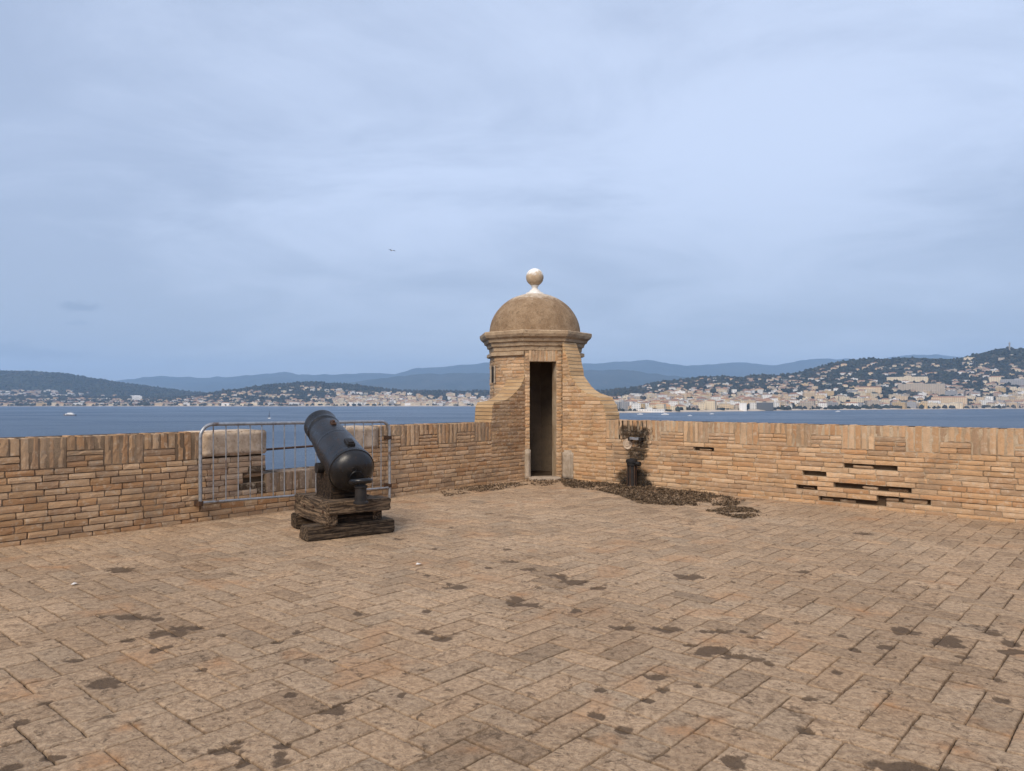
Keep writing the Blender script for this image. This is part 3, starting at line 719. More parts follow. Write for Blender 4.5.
# ------------------------------------------------------------------ bits by the wall beyond the turret
def leaves(q,n,posf,size,cols,flat=.4):
    for _ in range(n):
        p,nn=posf(); a=random.uniform(0,6.283); nrm=(Vector((random.gauss(0,flat),random.gauss(0,flat),random.gauss(0,flat)))+nn).normalized()
        u=nrm.orthogonal().normalized(); v=nrm.cross(u); u,v=u*math.cos(a)+v*math.sin(a),v*math.cos(a)-u*math.sin(a)
        l=random.uniform(*size); w=l*random.uniform(.3,.6); k=random.uniform(.6,1.3); c=random.choice(cols)
        q.add([p-u*l*.5,p+v*w*.5+nrm*l*.1,p+u*l*.5,p-v*w*.5+nrm*l*.08],[(0,1,2,3)],0,tuple(x*k for x in c))
LIT=[(.10,.064,.038),(.16,.105,.06),(.065,.045,.03),(.23,.16,.10)]
def litter(name,label,polypx,n,hgt=.05):
    P=[gnd(*p) for p in polypx]; xs=[p.x for p in P]; ys=[p.y for p in P]
    def ins(x,y):
        c=False
        for i in range(len(P)):
            a,b=P[i],P[i-1]
            if (a.y>y)!=(b.y>y) and x<(b.x-a.x)*(y-a.y)/(b.y-a.y)+a.x: c=not c
        return c
    def pf():
        while True:
            x=random.uniform(min(xs),max(xs)); y=random.uniform(min(ys),max(ys))
            if ins(x,y) :
                v=Vector((x,y,0))
                if (v-A_L).dot(NL)<.0 and x<.3: continue
                if (v-B_J).dot(NR)<.0 and x>.9: continue
                k=fbm(np.array([x*4]),np.array([y*4]),3,8)[0]
                if k<.34+.16*random.random()-.08: continue
                return Vector((x,y,.003+random.random()*hgt*k)),Z
    q=Bag(); leaves(q,n,pf,(.018,.05),LIT,.5); o=q.build(name,[M_LEAF]); tag(o,label,'leaf litter',None,'stuff'); return o
litter('leaf_litter','long drift of dry brown leaf litter along the foot of the parapet by the iron post',[(558,479),(600,481),(640,483),(690,489),(745,501),(735,506),(690,506),(640,504),(620,496),(600,491),(565,487)],15000,.05)
litter('leaf_litter','small separate patch of brown leaf litter lying out on the paving',[(706,511),(730,507),(752,509),(768,516),(742,519),(722,515)],2200,.03)
litter('leaf_litter','thin strip of leaf litter beside the turret door on the cannon side',[(440,492),(470,486.5),(500,484),(528,480.5),(528,485),(500,490),(465,494),(444,497)],1500,.02)
litter('leaf_litter','dark leaf litter drifted in the turret doorway',[(526,482),(532,477),(556,476.5),(562,481),(550,486),(535,486)],700,.03)
sp,zp=RW.sz(637,456); zb=0
pc=RW.P(sp,0,.16)
ip=empty('iron_post',pc,'short black iron post with a capped head against the sooty parapet','post')
q=Bag(); q.lathe(pc,Z,[(-.02,.10),(.02,.10),(.04,.075),(.36,.068),(.38,.085),(.42,.085),(.43,.10),(.47,.10),(.49,.07),(.50,.02)],20); q.build('shaft',[M_BLACK],ip,smooth=40)
q=Bag(); q.tube(pc+Z*.43,pc+Z*.41+UR*.15,.03,12); q.tube(pc+Z*.41+UR*.12,pc+Z*.41+UR*.17,.042,12); q.build('spout',[M_BLACK],ip,smooth=40)
q=Bag()
for k in range(6):
    a=k*math.pi/3; q.tube(pc+Vector((math.cos(a)*.078,math.sin(a)*.078,.02)),pc+Vector((math.cos(a)*.072,math.sin(a)*.072,.37)),.012,6)
q.build('rib_cage',[M_RUST],ip)
DK=[(.03,.024,.02),(.05,.038,.028),(.035,.03,.026),(.075,.052,.035)]
def wallpatch(regions):
    def pf():
        while True:
            cx,cy,w,h=random.choice(regions); a=random.uniform(-1,1); b=random.uniform(-1,1)
            if a*a+b*b>.35+1.1*(fbm(np.array([(cx+a*w/2)*.28]),np.array([(cy+b*h/2)*.34]),3,61)[0]-.15): continue
            s,z=RW.sz(cx+a*w/2,cy+b*h/2); return RW.P(s,z,.009+random.random()*.006),RW.n*3
    return pf
q=Bag(); leaves(q,420,wallpatch([(631,433,24,15),(640,434,26,13),(648,434,20,15),(644,443,18,18),(636,452,16,12),(642,455,14,12)]),(.012,.034),DK,.3)
tag(q.build('creeper',[M_LEAF]),'dark withered creeper clinging to the parapet above the iron post','plant')
def shrub():
    while True:
        a=random.uniform(-1,1); b=random.uniform(0,1)
        if a*a+b*b<1:
            return RW.P(sp+a*.34,b*.27*(1 if abs(a)<.6 else .7),.012+random.random()*.05*(1-b)),RW.n*2
q=Bag(); leaves(q,900,shrub,(.014,.036),DK,.5); tag(q.build('shrub',[M_LEAF]),'low dark withered shrub round the foot of the iron post','plant')
s_,z_=RW.sz(637.5,438.5)
wl=empty('wall_lamp',RW.P(s_,z_,.06),'small grey bar lamp on the parapet among dark creeper','lamp')
q=Bag(); q.box(RW.P(s_,z_,.085),UR*.09,Z*.022,NR*.03); q.build('housing',[M_GALV],wl,bevel=.006)
for sg in(-1,1):
    q=Bag(); q.box(RW.P(s_+sg*.11,z_-.01,.05),UR*.022,Z*.03,NR*.055); q.build('end_bracket',[M_BLACK],wl,bevel=.005)
s_,z_=RW.sz(628,444)
q=Bag(); q.lathe(RW.P(s_,z_,-.01),NR,[(0,.095),(.03,.095),(.036,.085),(.03,.06),(.03,.05),(.042,.045),(.042,.01)],24)
tag(q.build('wall_plate',[M_PALE],smooth=40),'pale round plate fixed to the parapet under the dark creeper','plate')
# scraps on the paving
for (x,y,l) in((75,585,'white scrap of paper on the paving in front of the cannon wall'),(419,565,'white scrap of paper on the open paving near the cannon bed')):
    p=gnd(x,y); q=Bag(); 
    q.add([p+Vector((-.03,-.01,.006)),p+Vector((.005,-.025,.012)),p+Vector((.035,.0,.02)),p+Vector((.01,.025,.008)),p+Vector((-.02,.02,.018))],[(0,1,4),(1,2,3,4)])
    tag(q.build('paper_scrap',[M_WHITE]),l,'litter')

# ------------------------------------------------------------------ sea, far land
D=EYE-SEA
q=Bag(); E=15800; q.add([(-E,-E*.25,SEA),(E,-E*.25,SEA),(E,E,SEA),(-E,E,SEA)],[(0,1,2,3)]); q.build('sea',[M_SEA])['kind']='structure'
def interp(pts): 
    xs=[p[0] for p in pts]; ys=[p[1] for p in pts]; return lambda x: np.interp(x,xs,ys)
shore=interp([(-500,406.3),(480,406.3),(540,409),(600,413.5),(620,413),(700,411.8),(820,410),(1024,408.6),(1600,407)])
dshore=lambda px: D*F/(shore(px)-HY)
skyN=interp([(-500,392),(-100,395),(0,396.5),(120,397.5),(170,398),(200,395),(230,390),(250,387),(275,384),(300,382.5),(315,382),(345,384),(370,387),(395,390),(420,391),(490,391),(540,392),(600,391),(630,388),(660,382),(700,376.8),(720,376),(740,377.5),(760,374.5),(775,376),(800,372),(815,368),(830,364),(850,360),(870,358.5),(890,359),(905,357.5),(930,358.5),(955,359),(965,357),(985,352),(1003,348),(1024,349.5),(1060,348),(1150,356),(1300,366),(1600,378)])
dcN=interp([(-500,3700),(170,3700),(300,4000),(560,3900),(640,3500),(720,3400),(850,3300),(1024,3000),(1600,3200)])
skyA=interp([(-500,352),(-200,360),(-60,367),(0,370.5),(30,371),(65,373.5),(90,377.5),(105,380),(120,382.5),(140,385),(160,387.5),(185,391),(230,396),(270,402)])
def land_z(px,t,sky,dc,d0f,p=1.55,amp=14,seed=3):
    px=np.asarray(px,float); t=np.asarray(t,float)
    d0=d0f(px)+10; d=d0+(dc(px)-d0)*t
    zc=EYE+(HY-sky(px))/F*dc(px); z0=SEA+2.5
    z=z0+(zc-z0)*(.16*t+.84*t**p)
    X=(px-HX)/F*d
    z=z+(fbm(X/260,d/260,4,seed)-.5)*amp*2*np.sin(np.pi*np.clip(t,0,1))**.7*np.clip((zc-z0)/120,.1,1)
    return X,d,z
def range_mesh(name,sky,dc,d0f,x0,x1,step,rows,mat,p,amp,seed,back=900,jag=0):
    px=np.arange(x0,x1+step,step,dtype=float); ts=np.linspace(0,1,rows)
    V=[]; 
    for t in ts:
        X,d,z=land_z(px,np.full_like(px,t),sky,dc,d0f,p,amp,seed)
        if t==0: z=np.full_like(z,SEA-2)
        z=z+jag*(fbm(px/9.,np.full_like(px,t*30),4,seed+5)-.5)
        V.append(np.stack([X,d,z],-1))
    X,d,z=land_z(px,np.ones_like(px),sky,dc,d0f,p,amp,seed)
    V.append(np.stack([X*(1+back*.4/d),d+back*.4,z*.8+SEA*.2],-1)); V.append(np.stack([X*(1+back/d),d+back,np.full_like(z,SEA-2)],-1))
    V=np.array(V); n0,n1=V.shape[:2]; q=np.arange(n0*n1).reshape(n0,n1)
    Fc=np.stack([q[:-1,:-1],q[:-1,1:],q[1:,1:],q[1:,:-1]],-1).reshape(-1,4)
    me=bpy.data.meshes.new(name); me.from_pydata(V.reshape(-1,3).tolist(),[],Fc.tolist()); me.materials.append(mat)
    me.polygons.foreach_set('use_smooth',[True]*len(me.polygons)); me.update()
    o=bpy.data.objects.new(name,me); link(o); o['kind']='structure'; return o
range_mesh('hill',skyN,dcN,dshore,-400,1500,3,40,M_HILL,1.55,14,3,500)
dA=interp([(-500,5200),(300,5200)]); d0A=interp([(-500,3900),(300,3900)])
range_mesh('hill',skyA,dA,d0A,-450,268,4,20,M_HILL,1.0,16,9,600,3)
sky1=interp([(-500,380),(0,384),(110,382),(130,379),(160,375.5),(200,378),(230,376.5),(255,374.5),(285,371.5),(300,375),(350,374),(375,373.5),(395,374),(415,368.5),(445,367),(480,363),(500,362),(560,365),(585,363.5),(625,361.5),(645,360),(690,365.5),(700,365.5),(740,362.5),(775,365.5),(800,360.5),(820,358.5),(855,359.5),(870,361),(900,356),(930,354.5),(965,357),(1024,360),(1500,366)])
dc1=interp([(-500,13500),(1500,13500)]); d01=interp([(-500,10800),(1500,10800)])
range_mesh('mountain',sky1,dc1,d01,-250,1280,3,18,M_MTN,1.0,90,21,1200,42)
sky2=interp([(-500,392),(200,392),(280,388),(330,384),(370,380),(400,376),(430,374),(470,373),(520,374),(580,370),(620,370),(650,373),(680,377),(720,381),(780,384),(900,388),(1500,390)])
dc2=interp([(-500,9200),(1500,9200)]); d02=interp([(-500,7500),(1500,7500)])
range_mesh('mountain',sky2,dc2,d02,150,1000,3,14,M_MTN,1.0,70,33,900,30)

# beach strip
q=Bag(); xs=list(range(-380,1480,12)); 
vs=[]
for x in xs:
    d=float(dshore(x)); w=26
    for dd,z in((-4,SEA-.6),(0,SEA+.5),(w,SEA+3.6),(w+8,SEA+2.)): vs.append(((x-HX)/F*(d+dd),d+dd,z))
q.add(vs,[(4*i+k,4*i+4+k,4*i+5+k,4*i+1+k) for i in range(len(xs)-1) for k in range(3)]); q.build('beach',[M_BEACH])['kind']='structure'

# ------------------------------------------------------------------ far woods (one mass)
def icos():
    bm=bmesh.new(); bmesh.ops.create_icosphere(bm,subdivisions=1,radius=1); v=np.array([x.co[:] for x in bm.verts]); f=np.array([[a.index for a in p.verts] for p in bm.faces]); bm.free(); return v,f
IV,IF=icos()
def woods(name,label,n,pxr,sky,dc,d0f,p,amp,seed,dens,size,tmax=1.0):
    px=rng.uniform(pxr[0],pxr[1],n); t=rng.uniform(0,1,n)**1.1*tmax
    keep=rng.random(n)<dens(px,t); px=px[keep]; t=t[keep]; n=len(px)
    X,d,z=land_z(px,t,sky,dc,d0f,p,amp,seed)
    r=rng.uniform(*size,n)*(.6+.8*fbm(X/60,d/60,2,77)); 
    V=IV[None]*r[:,None,None]*rng.uniform(.65,1.3,(n,len(IV),1)); V[:,:,2]*=rng.uniform(.6,1.15,(n,1))
    V+=np.stack([X,d,z+r*.25],-1)[:,None]
    Fc=(IF[None]+(np.arange(n)*len(IV))[:,None,None]).reshape(-1,3)
    me=bpy.data.meshes.new(name); me.from_pydata(V.reshape(-1,3).tolist(),[],Fc.tolist()); me.materials.append(M_TREES)
    k=rng.uniform(.55,1.35,(n,1)); base=np.where(rng.random((n,1))<.25,np.array([[.055,.047,.03]]),np.array([[.028,.033,.024]]))
    c=np.ones((n,len(IV),4),np.float32); c[:,:,:3]=(base*k)[:,None]*rng.uniform(.8,1.2,(n,len(IV),1)); a=me.attributes.new('tint','FLOAT_COLOR','POINT'); a.data.foreach_set('color',c.ravel())
    o=bpy.data.objects.new(name,me); link(o); tag(o,label,'woodland',None,'stuff')
def dN(px,t):
    city=np.exp(-((px-640)/110)**2)*np.clip(1.1-t*1.5,0,1)
    city=np.maximum(city,np.exp(-((px-440)/80)**2)*np.clip(1-t,0,1))
    return np.clip(.25+.9*t,0,1)*(1-.75*city)*np.where(t<.03,1.6,1)*np.where(px>770,1.25,1)
woods('woodland','dark mass of trees between the houses across the bay',32000,(-60,1090),skyN,dcN,dshore,1.55,14,3,dN,(4,8.))
woods('woodland','hazy wooded flank of the far dark hill across the bay',6000,(-60,262),skyA,dA,d0A,1.0,16,9,lambda p,t:.4+.6*t,(5,8))

# ------------------------------------------------------------------ town across the bay
WHITE=(.82,.79,.74); CREAM=(.72,.60,.42); PEACH=(.66,.50,.32); OCHRE=(.60,.43,.22); GREY=(.34,.33,.325); ROSE=(.50,.38,.30); STONE=(.46,.38,.29)
TILE=[(.27,.15,.095),(.32,.185,.115),(.22,.14,.105)]; FLAT=[(.40,.38,.36),(.50,.48,.45),(.33,.31,.29)]
def house_geo(q,qr,fuv,c,rot,w,dp,h,col,hip,rcol,win=1.,under=8.):
    """walls into q (with facade coordinates), roof into qr"""
    u=Vector((math.cos(rot),math.sin(rot),0)); v=Vector((-u.y,u.x,0))
    P=[c+u*a*w/2+v*b*dp/2 for a,b in((-1,-1),(1,-1),(1,1),(-1,1))]
    ln=[w,dp,w,dp]
    for i in range(4):
        a,b=P[i],P[(i+1)%4]
        q.add([a-Z*under,b-Z*under,b+Z*h,a+Z*h],[(0,1,2,3)],0,col)
        nx=max(1,round(ln[i]/5.)); nz=max(1,round(h/4.2))
        fuv.extend([(0,-under/4.6,win),(nx,-under/4.6,win),(nx,nz,win),(0,nz,win)])
    if hip:
        o=.6; e=[p+(p-c).normalized()*o+Z*h for p in P]; rh=min(w,dp)*.24; 
        if w>=dp: r=[c-u*(w-dp)/2+Z*(h+rh),c+u*(w-dp)/2+Z*(h+rh)]; fs=[(0,1,5,4),(1,2,5),(2,3,4,5),(3,0,4),(3,2,1,0)]
        else: r=[c-v*(dp-w)/2+Z*(h+rh),c+v*(dp-w)/2+Z*(h+rh)]; fs=[(0,1,4),(1,2,5,4),(2,3,5),(3,0,4,5),(3,2,1,0)]
        qr.add(e+r,fs,0,rcol)
    else:
        e0=[p+(p-c).normalized()*.35+Z*(h+.01) for p in P]; e1=[p+Z*.7 for p in e0]
        qr.add(e0+e1,[(3,2,1,0),(4,5,6,7),*[(i,(i+1)%4,4+(i+1)%4,4+i) for i in range(4)]],0,rcol)
        if w>22:   # stair head on the flat roof
            m=c+u*w*.2*random.uniform(-1,1)+Z*(h+1.9); qr.box(m,u*w*.09,v*dp*.22,Z*1.5,0,tuple(x*.9 for x in col))
def set_fuv(o,fuv):
    a=o.data.attributes.new('fuv','FLOAT_VECTOR','POINT'); a.data.foreach_set('vector',np.array(fuv,np.float32).ravel())
cand=[]
def put(px,t,w,dp,h,col,hip,zone,rot=None,sky=skyN,dc=dcN,d0=dshore,p=1.55,amp=14,seed=3,kind=None,win=1.):
    X,d,z=land_z(np.array([px]),np.array([t]),sky,dc,d0,p,amp,seed); X,d,z=float(X[0]),float(d[0]),float(z[0])
    if rot is None: rot=-math.atan2(X,d)+random.gauss(0,.25)
    w*=.86; dp*=.9; h*=.86
    cand.append(dict(c=Vector((X,d,z)),rot=rot,w=w,dp=dp,h=h,col=(lambda k:tuple(min(.85,x*k) for x in col))(random.uniform(.82,1.06)),cn=col,hip=hip,zone=zone,px=px,pw=w*F/d,ph=h*F/d,kind=kind,win=win,py=HY-(z-EYE)/F*d if False else HY-(z-EYE)*F/d,d=d))
CN={WHITE:'white',CREAM:'cream',PEACH:'peach',OCHRE:'ochre',GREY:'grey',ROSE:'rose',STONE:'stone-coloured'}
def rcol(ws): return random.choices([WHITE,CREAM,PEACH,OCHRE,GREY,ROSE,STONE],ws)[0]
def uni(a,b): return random.uniform(a,b)
# waterfront rows
px=-40
while px<1060:
    if px<470: zone='far'; w=uni(16,50); h=uni(6,15)
    elif px<770: zone='centre'; w=uni(11,32); h=uni(7,24)
    else: zone='east'; w=uni(12,34); h=uni(6,18)
    d=float(dshore(px)); 
    t=.02+random.random()*.02
    if random.random()<.88: put(px,t,w,uni(12,18),h,rcol([4,6,3,1,1,1,2]),random.random()<.35,zone+' waterfront')
    px+=(w*uni(.95,1.35))*F/d
# central town, the densest part
for _ in range(540):
    px=random.gauss(665,85)
    if not 560<px<850: continue
    t=abs(random.gauss(0,.26))+.04
    if t>.75: continue
    put(px,t,uni(14,34),uni(12,20),uni(9,20)*(1.15-t*.6),rcol([5,6,4,1,1,1,2]),random.random()<.45,'centre town')
# strip of town left of the turret
for _ in range(420):
    px=uni(335,505); t=abs(random.gauss(0,.3))+.03
    if t>.8: continue
    put(px,t,uni(16,36),uni(12,20),uni(9,20),rcol([4,7,4,1,1,1,2]),random.random()<.4,'west town')
# headland hill behind the cannon
for _ in range(330):
    px=uni(185,410); t=uni(.04,.85)**1.2
    put(px,t,uni(12,30),uni(10,14),uni(6,12),rcol([5,5,3,1,1,1,2]),random.random()<.6,'headland')
# far left shore and slope
for _ in range(260):
    px=uni(-40,190); t=uni(.02,.8)
    put(px,t,uni(12,26),uni(10,14),uni(6,10),rcol([5,4,2,1,2,1,2]),random.random()<.5,'far shore')
for _ in range(330):
    px=abs(random.gauss(0,75))-30; t=uni(.0,.36)
    put(px,t,uni(14,26),uni(10,14),uni(6,10),rcol([6,3,2,1,3,1,2]),random.random()<.5,'far slope',sky=skyA,dc=dA,d0=d0A,p=1.0,amp=16,seed=9)
# right hill: apartment blocks below, villas above
for _ in range(560):
    px=uni(770,1075); t=uni(.04,1)**1.35
    if t>.9: continue
    low=t<.36
    if low and random.random()<.6: put(px,t,uni(22,44),uni(13,18),uni(10,19),rcol([4,6,3,2,2,1,2]),random.random()<.3,'east lower')
    else: put(px,t,uni(13,30),uni(10,15),uni(6,10),rcol([4,5,3,1,1,2,2]),random.random()<.65,'east lower' if low else 'east upper')
for _ in range(150):
    px=uni(640,800); t=uni(.35,.92)
    put(px,t,uni(13,24),uni(10,14),uni(6,9),rcol([4,5,3,1,1,2,2]),random.random()<.6,'middle ridge')
# landmarks
LM=[]
def landmark(px,py_base,d,pxw,pxh,dp,col,hip,label,cat,name,rc=None,win=1.,rot=None):
    tt=np.linspace(0,1,400); _,dd,zz_=land_z(np.full(400,px),tt,skyN,dcN,dshore); yy=HY-(zz_-EYE)*F/dd
    k=np.where(yy<=py_base)[0]
    if len(k): d=float(dd[k[0]])
    c=pt(px,py_base,d); w=pxw*d/F; h=pxh*d/F
    if rot is None: rot=-math.atan2(c.x,c.y)
    LM.append((c,rot,w,dp,h,col,hip,label,cat,name,rc or random.choice(FLAT),win))
landmark(921,393.5,2480,41,9.5,18,STONE,False,'long grey-beige hotel slab with rows of windows standing above the tree belt','hotel','hotel_block')
landmark(907,381.5,2640,36,4.5,16,CREAM,False,'long cream block on the slope directly behind the large hotel slab','apartment block','apartment_block')
landmark(949,405.5,2160,31,8,16,PEACH,True,'wide ochre hotel with a terracotta roof on the shore below the large hotel slab','hotel','hotel_block',TILE[1])
landmark(1016,386,2480,26,6.5,16,GREY,False,'pale grey block half hidden among dark trees high at the picture edge','apartment block','apartment_block')
landmark(743,410.5,1730,7,7.5,14,WHITE,False,'bright white tall block standing on the waterfront beside a dark glazed block','apartment block','apartment_block',win=.3)
landmark(765,410.7,1760,16,8,18,(.12,.125,.13),False,'dark glazed block on the waterfront beside the bright white block','office block','office_block')
landmark(655,410.0,1640,34,3.6,30,OCHRE,True,'long low ochre hall with an orange tiled roof near the turret','hall','port_hall',(.46,.24,.11))
landmark(649,412.2,1545,30,3.0,12,WHITE,False,'low white arcaded pavilion at the water in front of the ochre hall','pavilion','pavilion')
landmark(868,393,2500,24,5.5,14,PEACH,True,'wide peach mansion with tiled roof left of the large hotel slab','mansion','mansion',TILE[0])
landmark(969,360.4,2950,9,2.8,14,CREAM,False,'pale villa on the skyline of the ridge','villa','villa')
landmark(995,383,2520,10,6,14,CREAM,True,'cream villa tower with tiled roof among dark trees above the shore','villa','villa',TILE[1])
landmark(137,401,3350,9,4.6,20,WHITE,True,'large white building with a peaked roof on the far left shore','building','building',(.6,.58,.55))
landmark(683,398,1980,13,4,16,WHITE,False,'wide white block on a rise in the middle of the old town','apartment block','apartment_block')
blocks=[b for b in cand if True]
def hidden(b): return 476<b['px']<617
score=lambda b:b['pw']*b['ph']*(0.01 if hidden(b) else 1)*(1 if -5<b['px']<1029 else .02)
blocks.sort(key=score,reverse=True)
NIND=272
ZN={'far waterfront':'in the low row along the far left waterfront','centre waterfront':'in the front row of the town waterfront','east waterfront':'along the shore below the steep villa hill','centre town':'in the dense town beyond the turret','west town':'in the town strip between cannon and turret','headland':'on the wooded headland behind the cannon','far shore':'on the flat far left shore','far slope':'on the hazy lower slope of the far dark hill','east lower':'low on the steep villa hill among trees','east upper':'high on the steep villa hill','middle ridge':'on the low wooded ridge above the town'}
from collections import Counter
ind=blocks[:NIND]; rest=blocks[NIND:]
for b in ind:
    big=b['w']>18
    kind='apartment block' if big else 'house'; nm='apartment_block' if big else 'house'
    root=bpy.data.objects.new(nm,None) if False else None
    q=Bag(); qr=Bag(); fuv=[]
    rc=random.choice(TILE) if b['hip'] else random.choice(FLAT)
    house_geo(q,qr,fuv,b['c'],b['rot'],b['w'],b['dp'],b['h'],b['col'],b['hip'],rc,b['win'])
    o=q.build(nm,[M_FAC]); set_fuv(o,fuv)
    lab=f"{CN[b['cn']]} {'tile-roofed' if b['hip'] else 'flat-roofed'} {kind} {ZN[b['zone']]}"
    tag(o,lab,kind,lab.replace(kind,kind+'s'))
    r=qr.build('roof',[M_ROOF]); r.parent=o
q=Bag(); qr=Bag(); fuv=[]
for b in rest:
    house_geo(q,qr,fuv,b['c'],b['rot'],b['w'],b['dp'],b['h'],b['col'],b['hip'],random.choice(TILE) if b['hip'] else random.choice(FLAT),b['win'])
n0=len(q.v); q.f+= [tuple(i+n0 for i in f) for f in qr.f]; q.m+=[1]*len(qr.m); q.v+=qr.v; q.t+=qr.t; fuv+=[(0,0,0)]*len(qr.v)
o=q.build('town',[M_FAC,M_ROOF]); set_fuv(o,fuv); tag(o,'mass of small distant houses filling in the town across the bay','houses',None,'stuff')
for (c,rot,w,dp,h,col,hip,label,cat,name,rc,win) in LM:
    q=Bag(); qr=Bag(); fuv=[]; house_geo(q,qr,fuv,c,rot,w,dp,h,col,hip,rc,win,14.)
    o=q.build(name,[M_FAC]); set_fuv(o,fuv); tag(o,label,cat); qr.build('roof',[M_ROOF]).parent=o
# mast on the hilltop
c=pt(1009.5,349,2990)
q=Bag(); q.lathe(c-Z*6,Z,[(0,3.),(16,2.7),(26,2.6),(27,3.6),(30,3.6),(30.5,2.4),(33,1.4),(33.5,.6),(37,.4)],10,0,(.30,.28,.26)); tag(q.build('lookout_tower',[M_ROOF],smooth=30),'slim stone lookout tower on the highest hilltop','tower')

# ------------------------------------------------------------------ boats, gull
def hull(q,c,u,L,B,H,tn,tn2=None):
    v=Vector((-u.y,u.x,0)); n=9; rings=[]
    for i in range(n):
        s=i/(n-1); b=B/2*(1-max(0,(s-.45)/.55)**2.2)*(.8+.2*min(1,s*4)); sh=H*(1+.35*s*s)
        x=c+u*(s-.5)*L
        rings.append([x+v*b+Z*sh,x+v*b*.75-Z*.3,x-v*b*.75-Z*.3,x-v*b+Z*sh])
    vs=[p for r in rings for p in r]; fs=[]
    for i in range(n-1):
        for k in range(4): fs.append((4*i+k,4*i+4+k,4*i+4+(k+1)%4,4*i+(k+1)%4))
    fs+=[(3,2,1,0),tuple(4*(n-1)+k for k in range(4))]; q.add(vs,fs,0,tn)
d=D*F/(415.8-HY); c=pt(69.5,415.8,d); c.z=SEA; u=Vector((-1,.05,0)).normalized()
y=empty('motor_yacht',c,'white motor yacht with a stepped cabin crossing the bay at left','yacht')
q=Bag(); hull(q,c,u,21,5.5,2.2,(.16,.16,.18)); q.build('hull',[M_BOAT],y)
q=Bag(); q.box(c+Z*2.6-u*1.0,u*7.2,Vector((-u.y,u.x,0))*2.1,Z*.9,0,(.75,.74,.72)); q.box(c+Z*4.2-u*1.5,u*4.2,Vector((-u.y,u.x,0))*1.8,Z*.8,0,(.75,.74,.72)); q.build('cabin',[M_BOAT],y,bevel=.3)
q=Bag(); q.tube(c+Z*5-u*2,c+Z*7.6-u*2.4,.18,6,.08,0,(.6,.6,.6)); q.build('mast',[M_BOAT],y)
d=D*F/(418.6-HY); c=pt(269.3,418.6,d); c.z=SEA; u=Vector((.75,-.6,0)).normalized(); v=Vector((-u.y,u.x,0))
sb=empty('sailboat',c,'small sailing dinghy with a dark grey sail and white hull out on the bay','sailboat')
q=Bag(); hull(q,c,u,5.2,1.8,1.0,(.85,.84,.82)); q.build('hull',[M_BOAT],sb)
q=Bag(); q.tube(c+u*.7,c+u*.55+Z*12.2,.09,6,.05,0,(.1,.1,.1)); q.build('mast',[M_BOAT],sb)
q=Bag(); m=[c+u*.5+Z*1.4,c-u*2.6+Z*1.6+v*.5,c-u*1.5+Z*6+v*.5,c+u*.2+Z*11.6,c+u*.4+Z*6+v*.15]
off=v*.06; q.add([p for p in m]+[p+off for p in m],[(0,1,2,4),(4,2,3),(9,7,6,5),(8,7,9)]+[(0,5,6,1),(1,6,7,2),(2,7,8,3)],0,(.045,.047,.055)); q.build('sail',[M_BOAT],sb)
for i,(px,py,Lb,lab) in enumerate([(640,414.6,10,'small white motorboat moored closest to the turret'),(665,414.9,13,'white motorboat with low cabin moored off the ochre hall'),(712,414.2,9,'small white motorboat moored off the town waterfront'),(838,411.8,11,'white motorboat anchored off the shore below the villa hill'),(690,416.0,8,'little white launch farthest out from the town waterfront')]):
    d=D*F/(py-HY); c=pt(px,py,d); c.z=SEA; a=random.uniform(-.4,.4); u=Vector((math.cos(a),math.sin(a),0)); b=empty('motorboat',c,lab,'motorboat','motorboats moored off the town')
    q=Bag(); hull(q,c,u,Lb,Lb*.3,Lb*.12,(.8,.79,.77)); q.build('hull',[M_BOAT],b)
    q=Bag(); q.box(c+Z*(Lb*.17)+u*.02*Lb,u*Lb*.2,Vector((-u.y,u.x,0))*Lb*.1,Z*Lb*.06,0,(.55,.57,.6)); q.build('cabin',[M_BOAT],b,bevel=.1)
# gull
c=pt(391.6,250.4,122); q=Bag()
gu=empty('gull',c,'grey gull gliding in the open sky left of the turret','bird')
u=Vector((.8,-.6,0)); v=Vector((.6,.8,0))
q.lathe(c-u*.28,u,[(0,.01),(.08,.05),(.22,.085),(.36,.07),(.44,.055),(.5,.05),(.55,.015)],12); q.build('body',[M_GULLW],gu,smooth=80)
for sg in(-1,1):
    q=Bag(); m=[(0,.06,0),(.25,.32,.07),(.1,.72,.02),(-.02,.70,.015),(-.02,.34,.06),(-.12,.05,0)]
    top=[c+u*a+v*b*sg+Z*h for a,b,h in m]; bot=[p-Z*.02 for p in top]
    q.add(top+bot,[(0,1,4,5),(1,2,3,4),(6,11,10,7),(7,10,9,8)]+[(i,6+i,6+(i+1)%6,(i+1)%6) for i in range(6)]); q.build('wing',[M_GULL],gu)

# ------------------------------------------------------------------ haze
q=Bag(); q.box(Vector((0,6000,(SEA-1+790)/2)),Vector((16000,0,0)),Vector((0,10000,0)),Vector((0,0,(790-SEA+1)/2)))
hz=q.build('haze',[]); hm=bpy.data.materials.new('haze_air'); hm.use_nodes=True; nt=hm.node_tree; nt.nodes.clear()
out=nt.nodes.new('ShaderNodeOutputMaterial'); pv=nt.nodes.new('ShaderNodeVolumePrincipled'); nt.links.new(pv.outputs[0],out.inputs['Volume'])
HAZE=(7.6e-5)
pv.inputs['Color'].default_value=(.46,.69,1.0,1); pv.inputs['Density'].default_value=HAZE; pv.inputs['Density Attribute'].default_value=''; pv.inputs['Anisotropy'].default_value=0.
hz.data.materials.clear(); hz.data.materials.append(hm); hz['kind']='stuff'; hz['label']='thin blue haze over the bay and far hills'; hz['category']='haze'
try: hm.cycles.homogeneous_volume=True
except Exception as ex: print(ex)

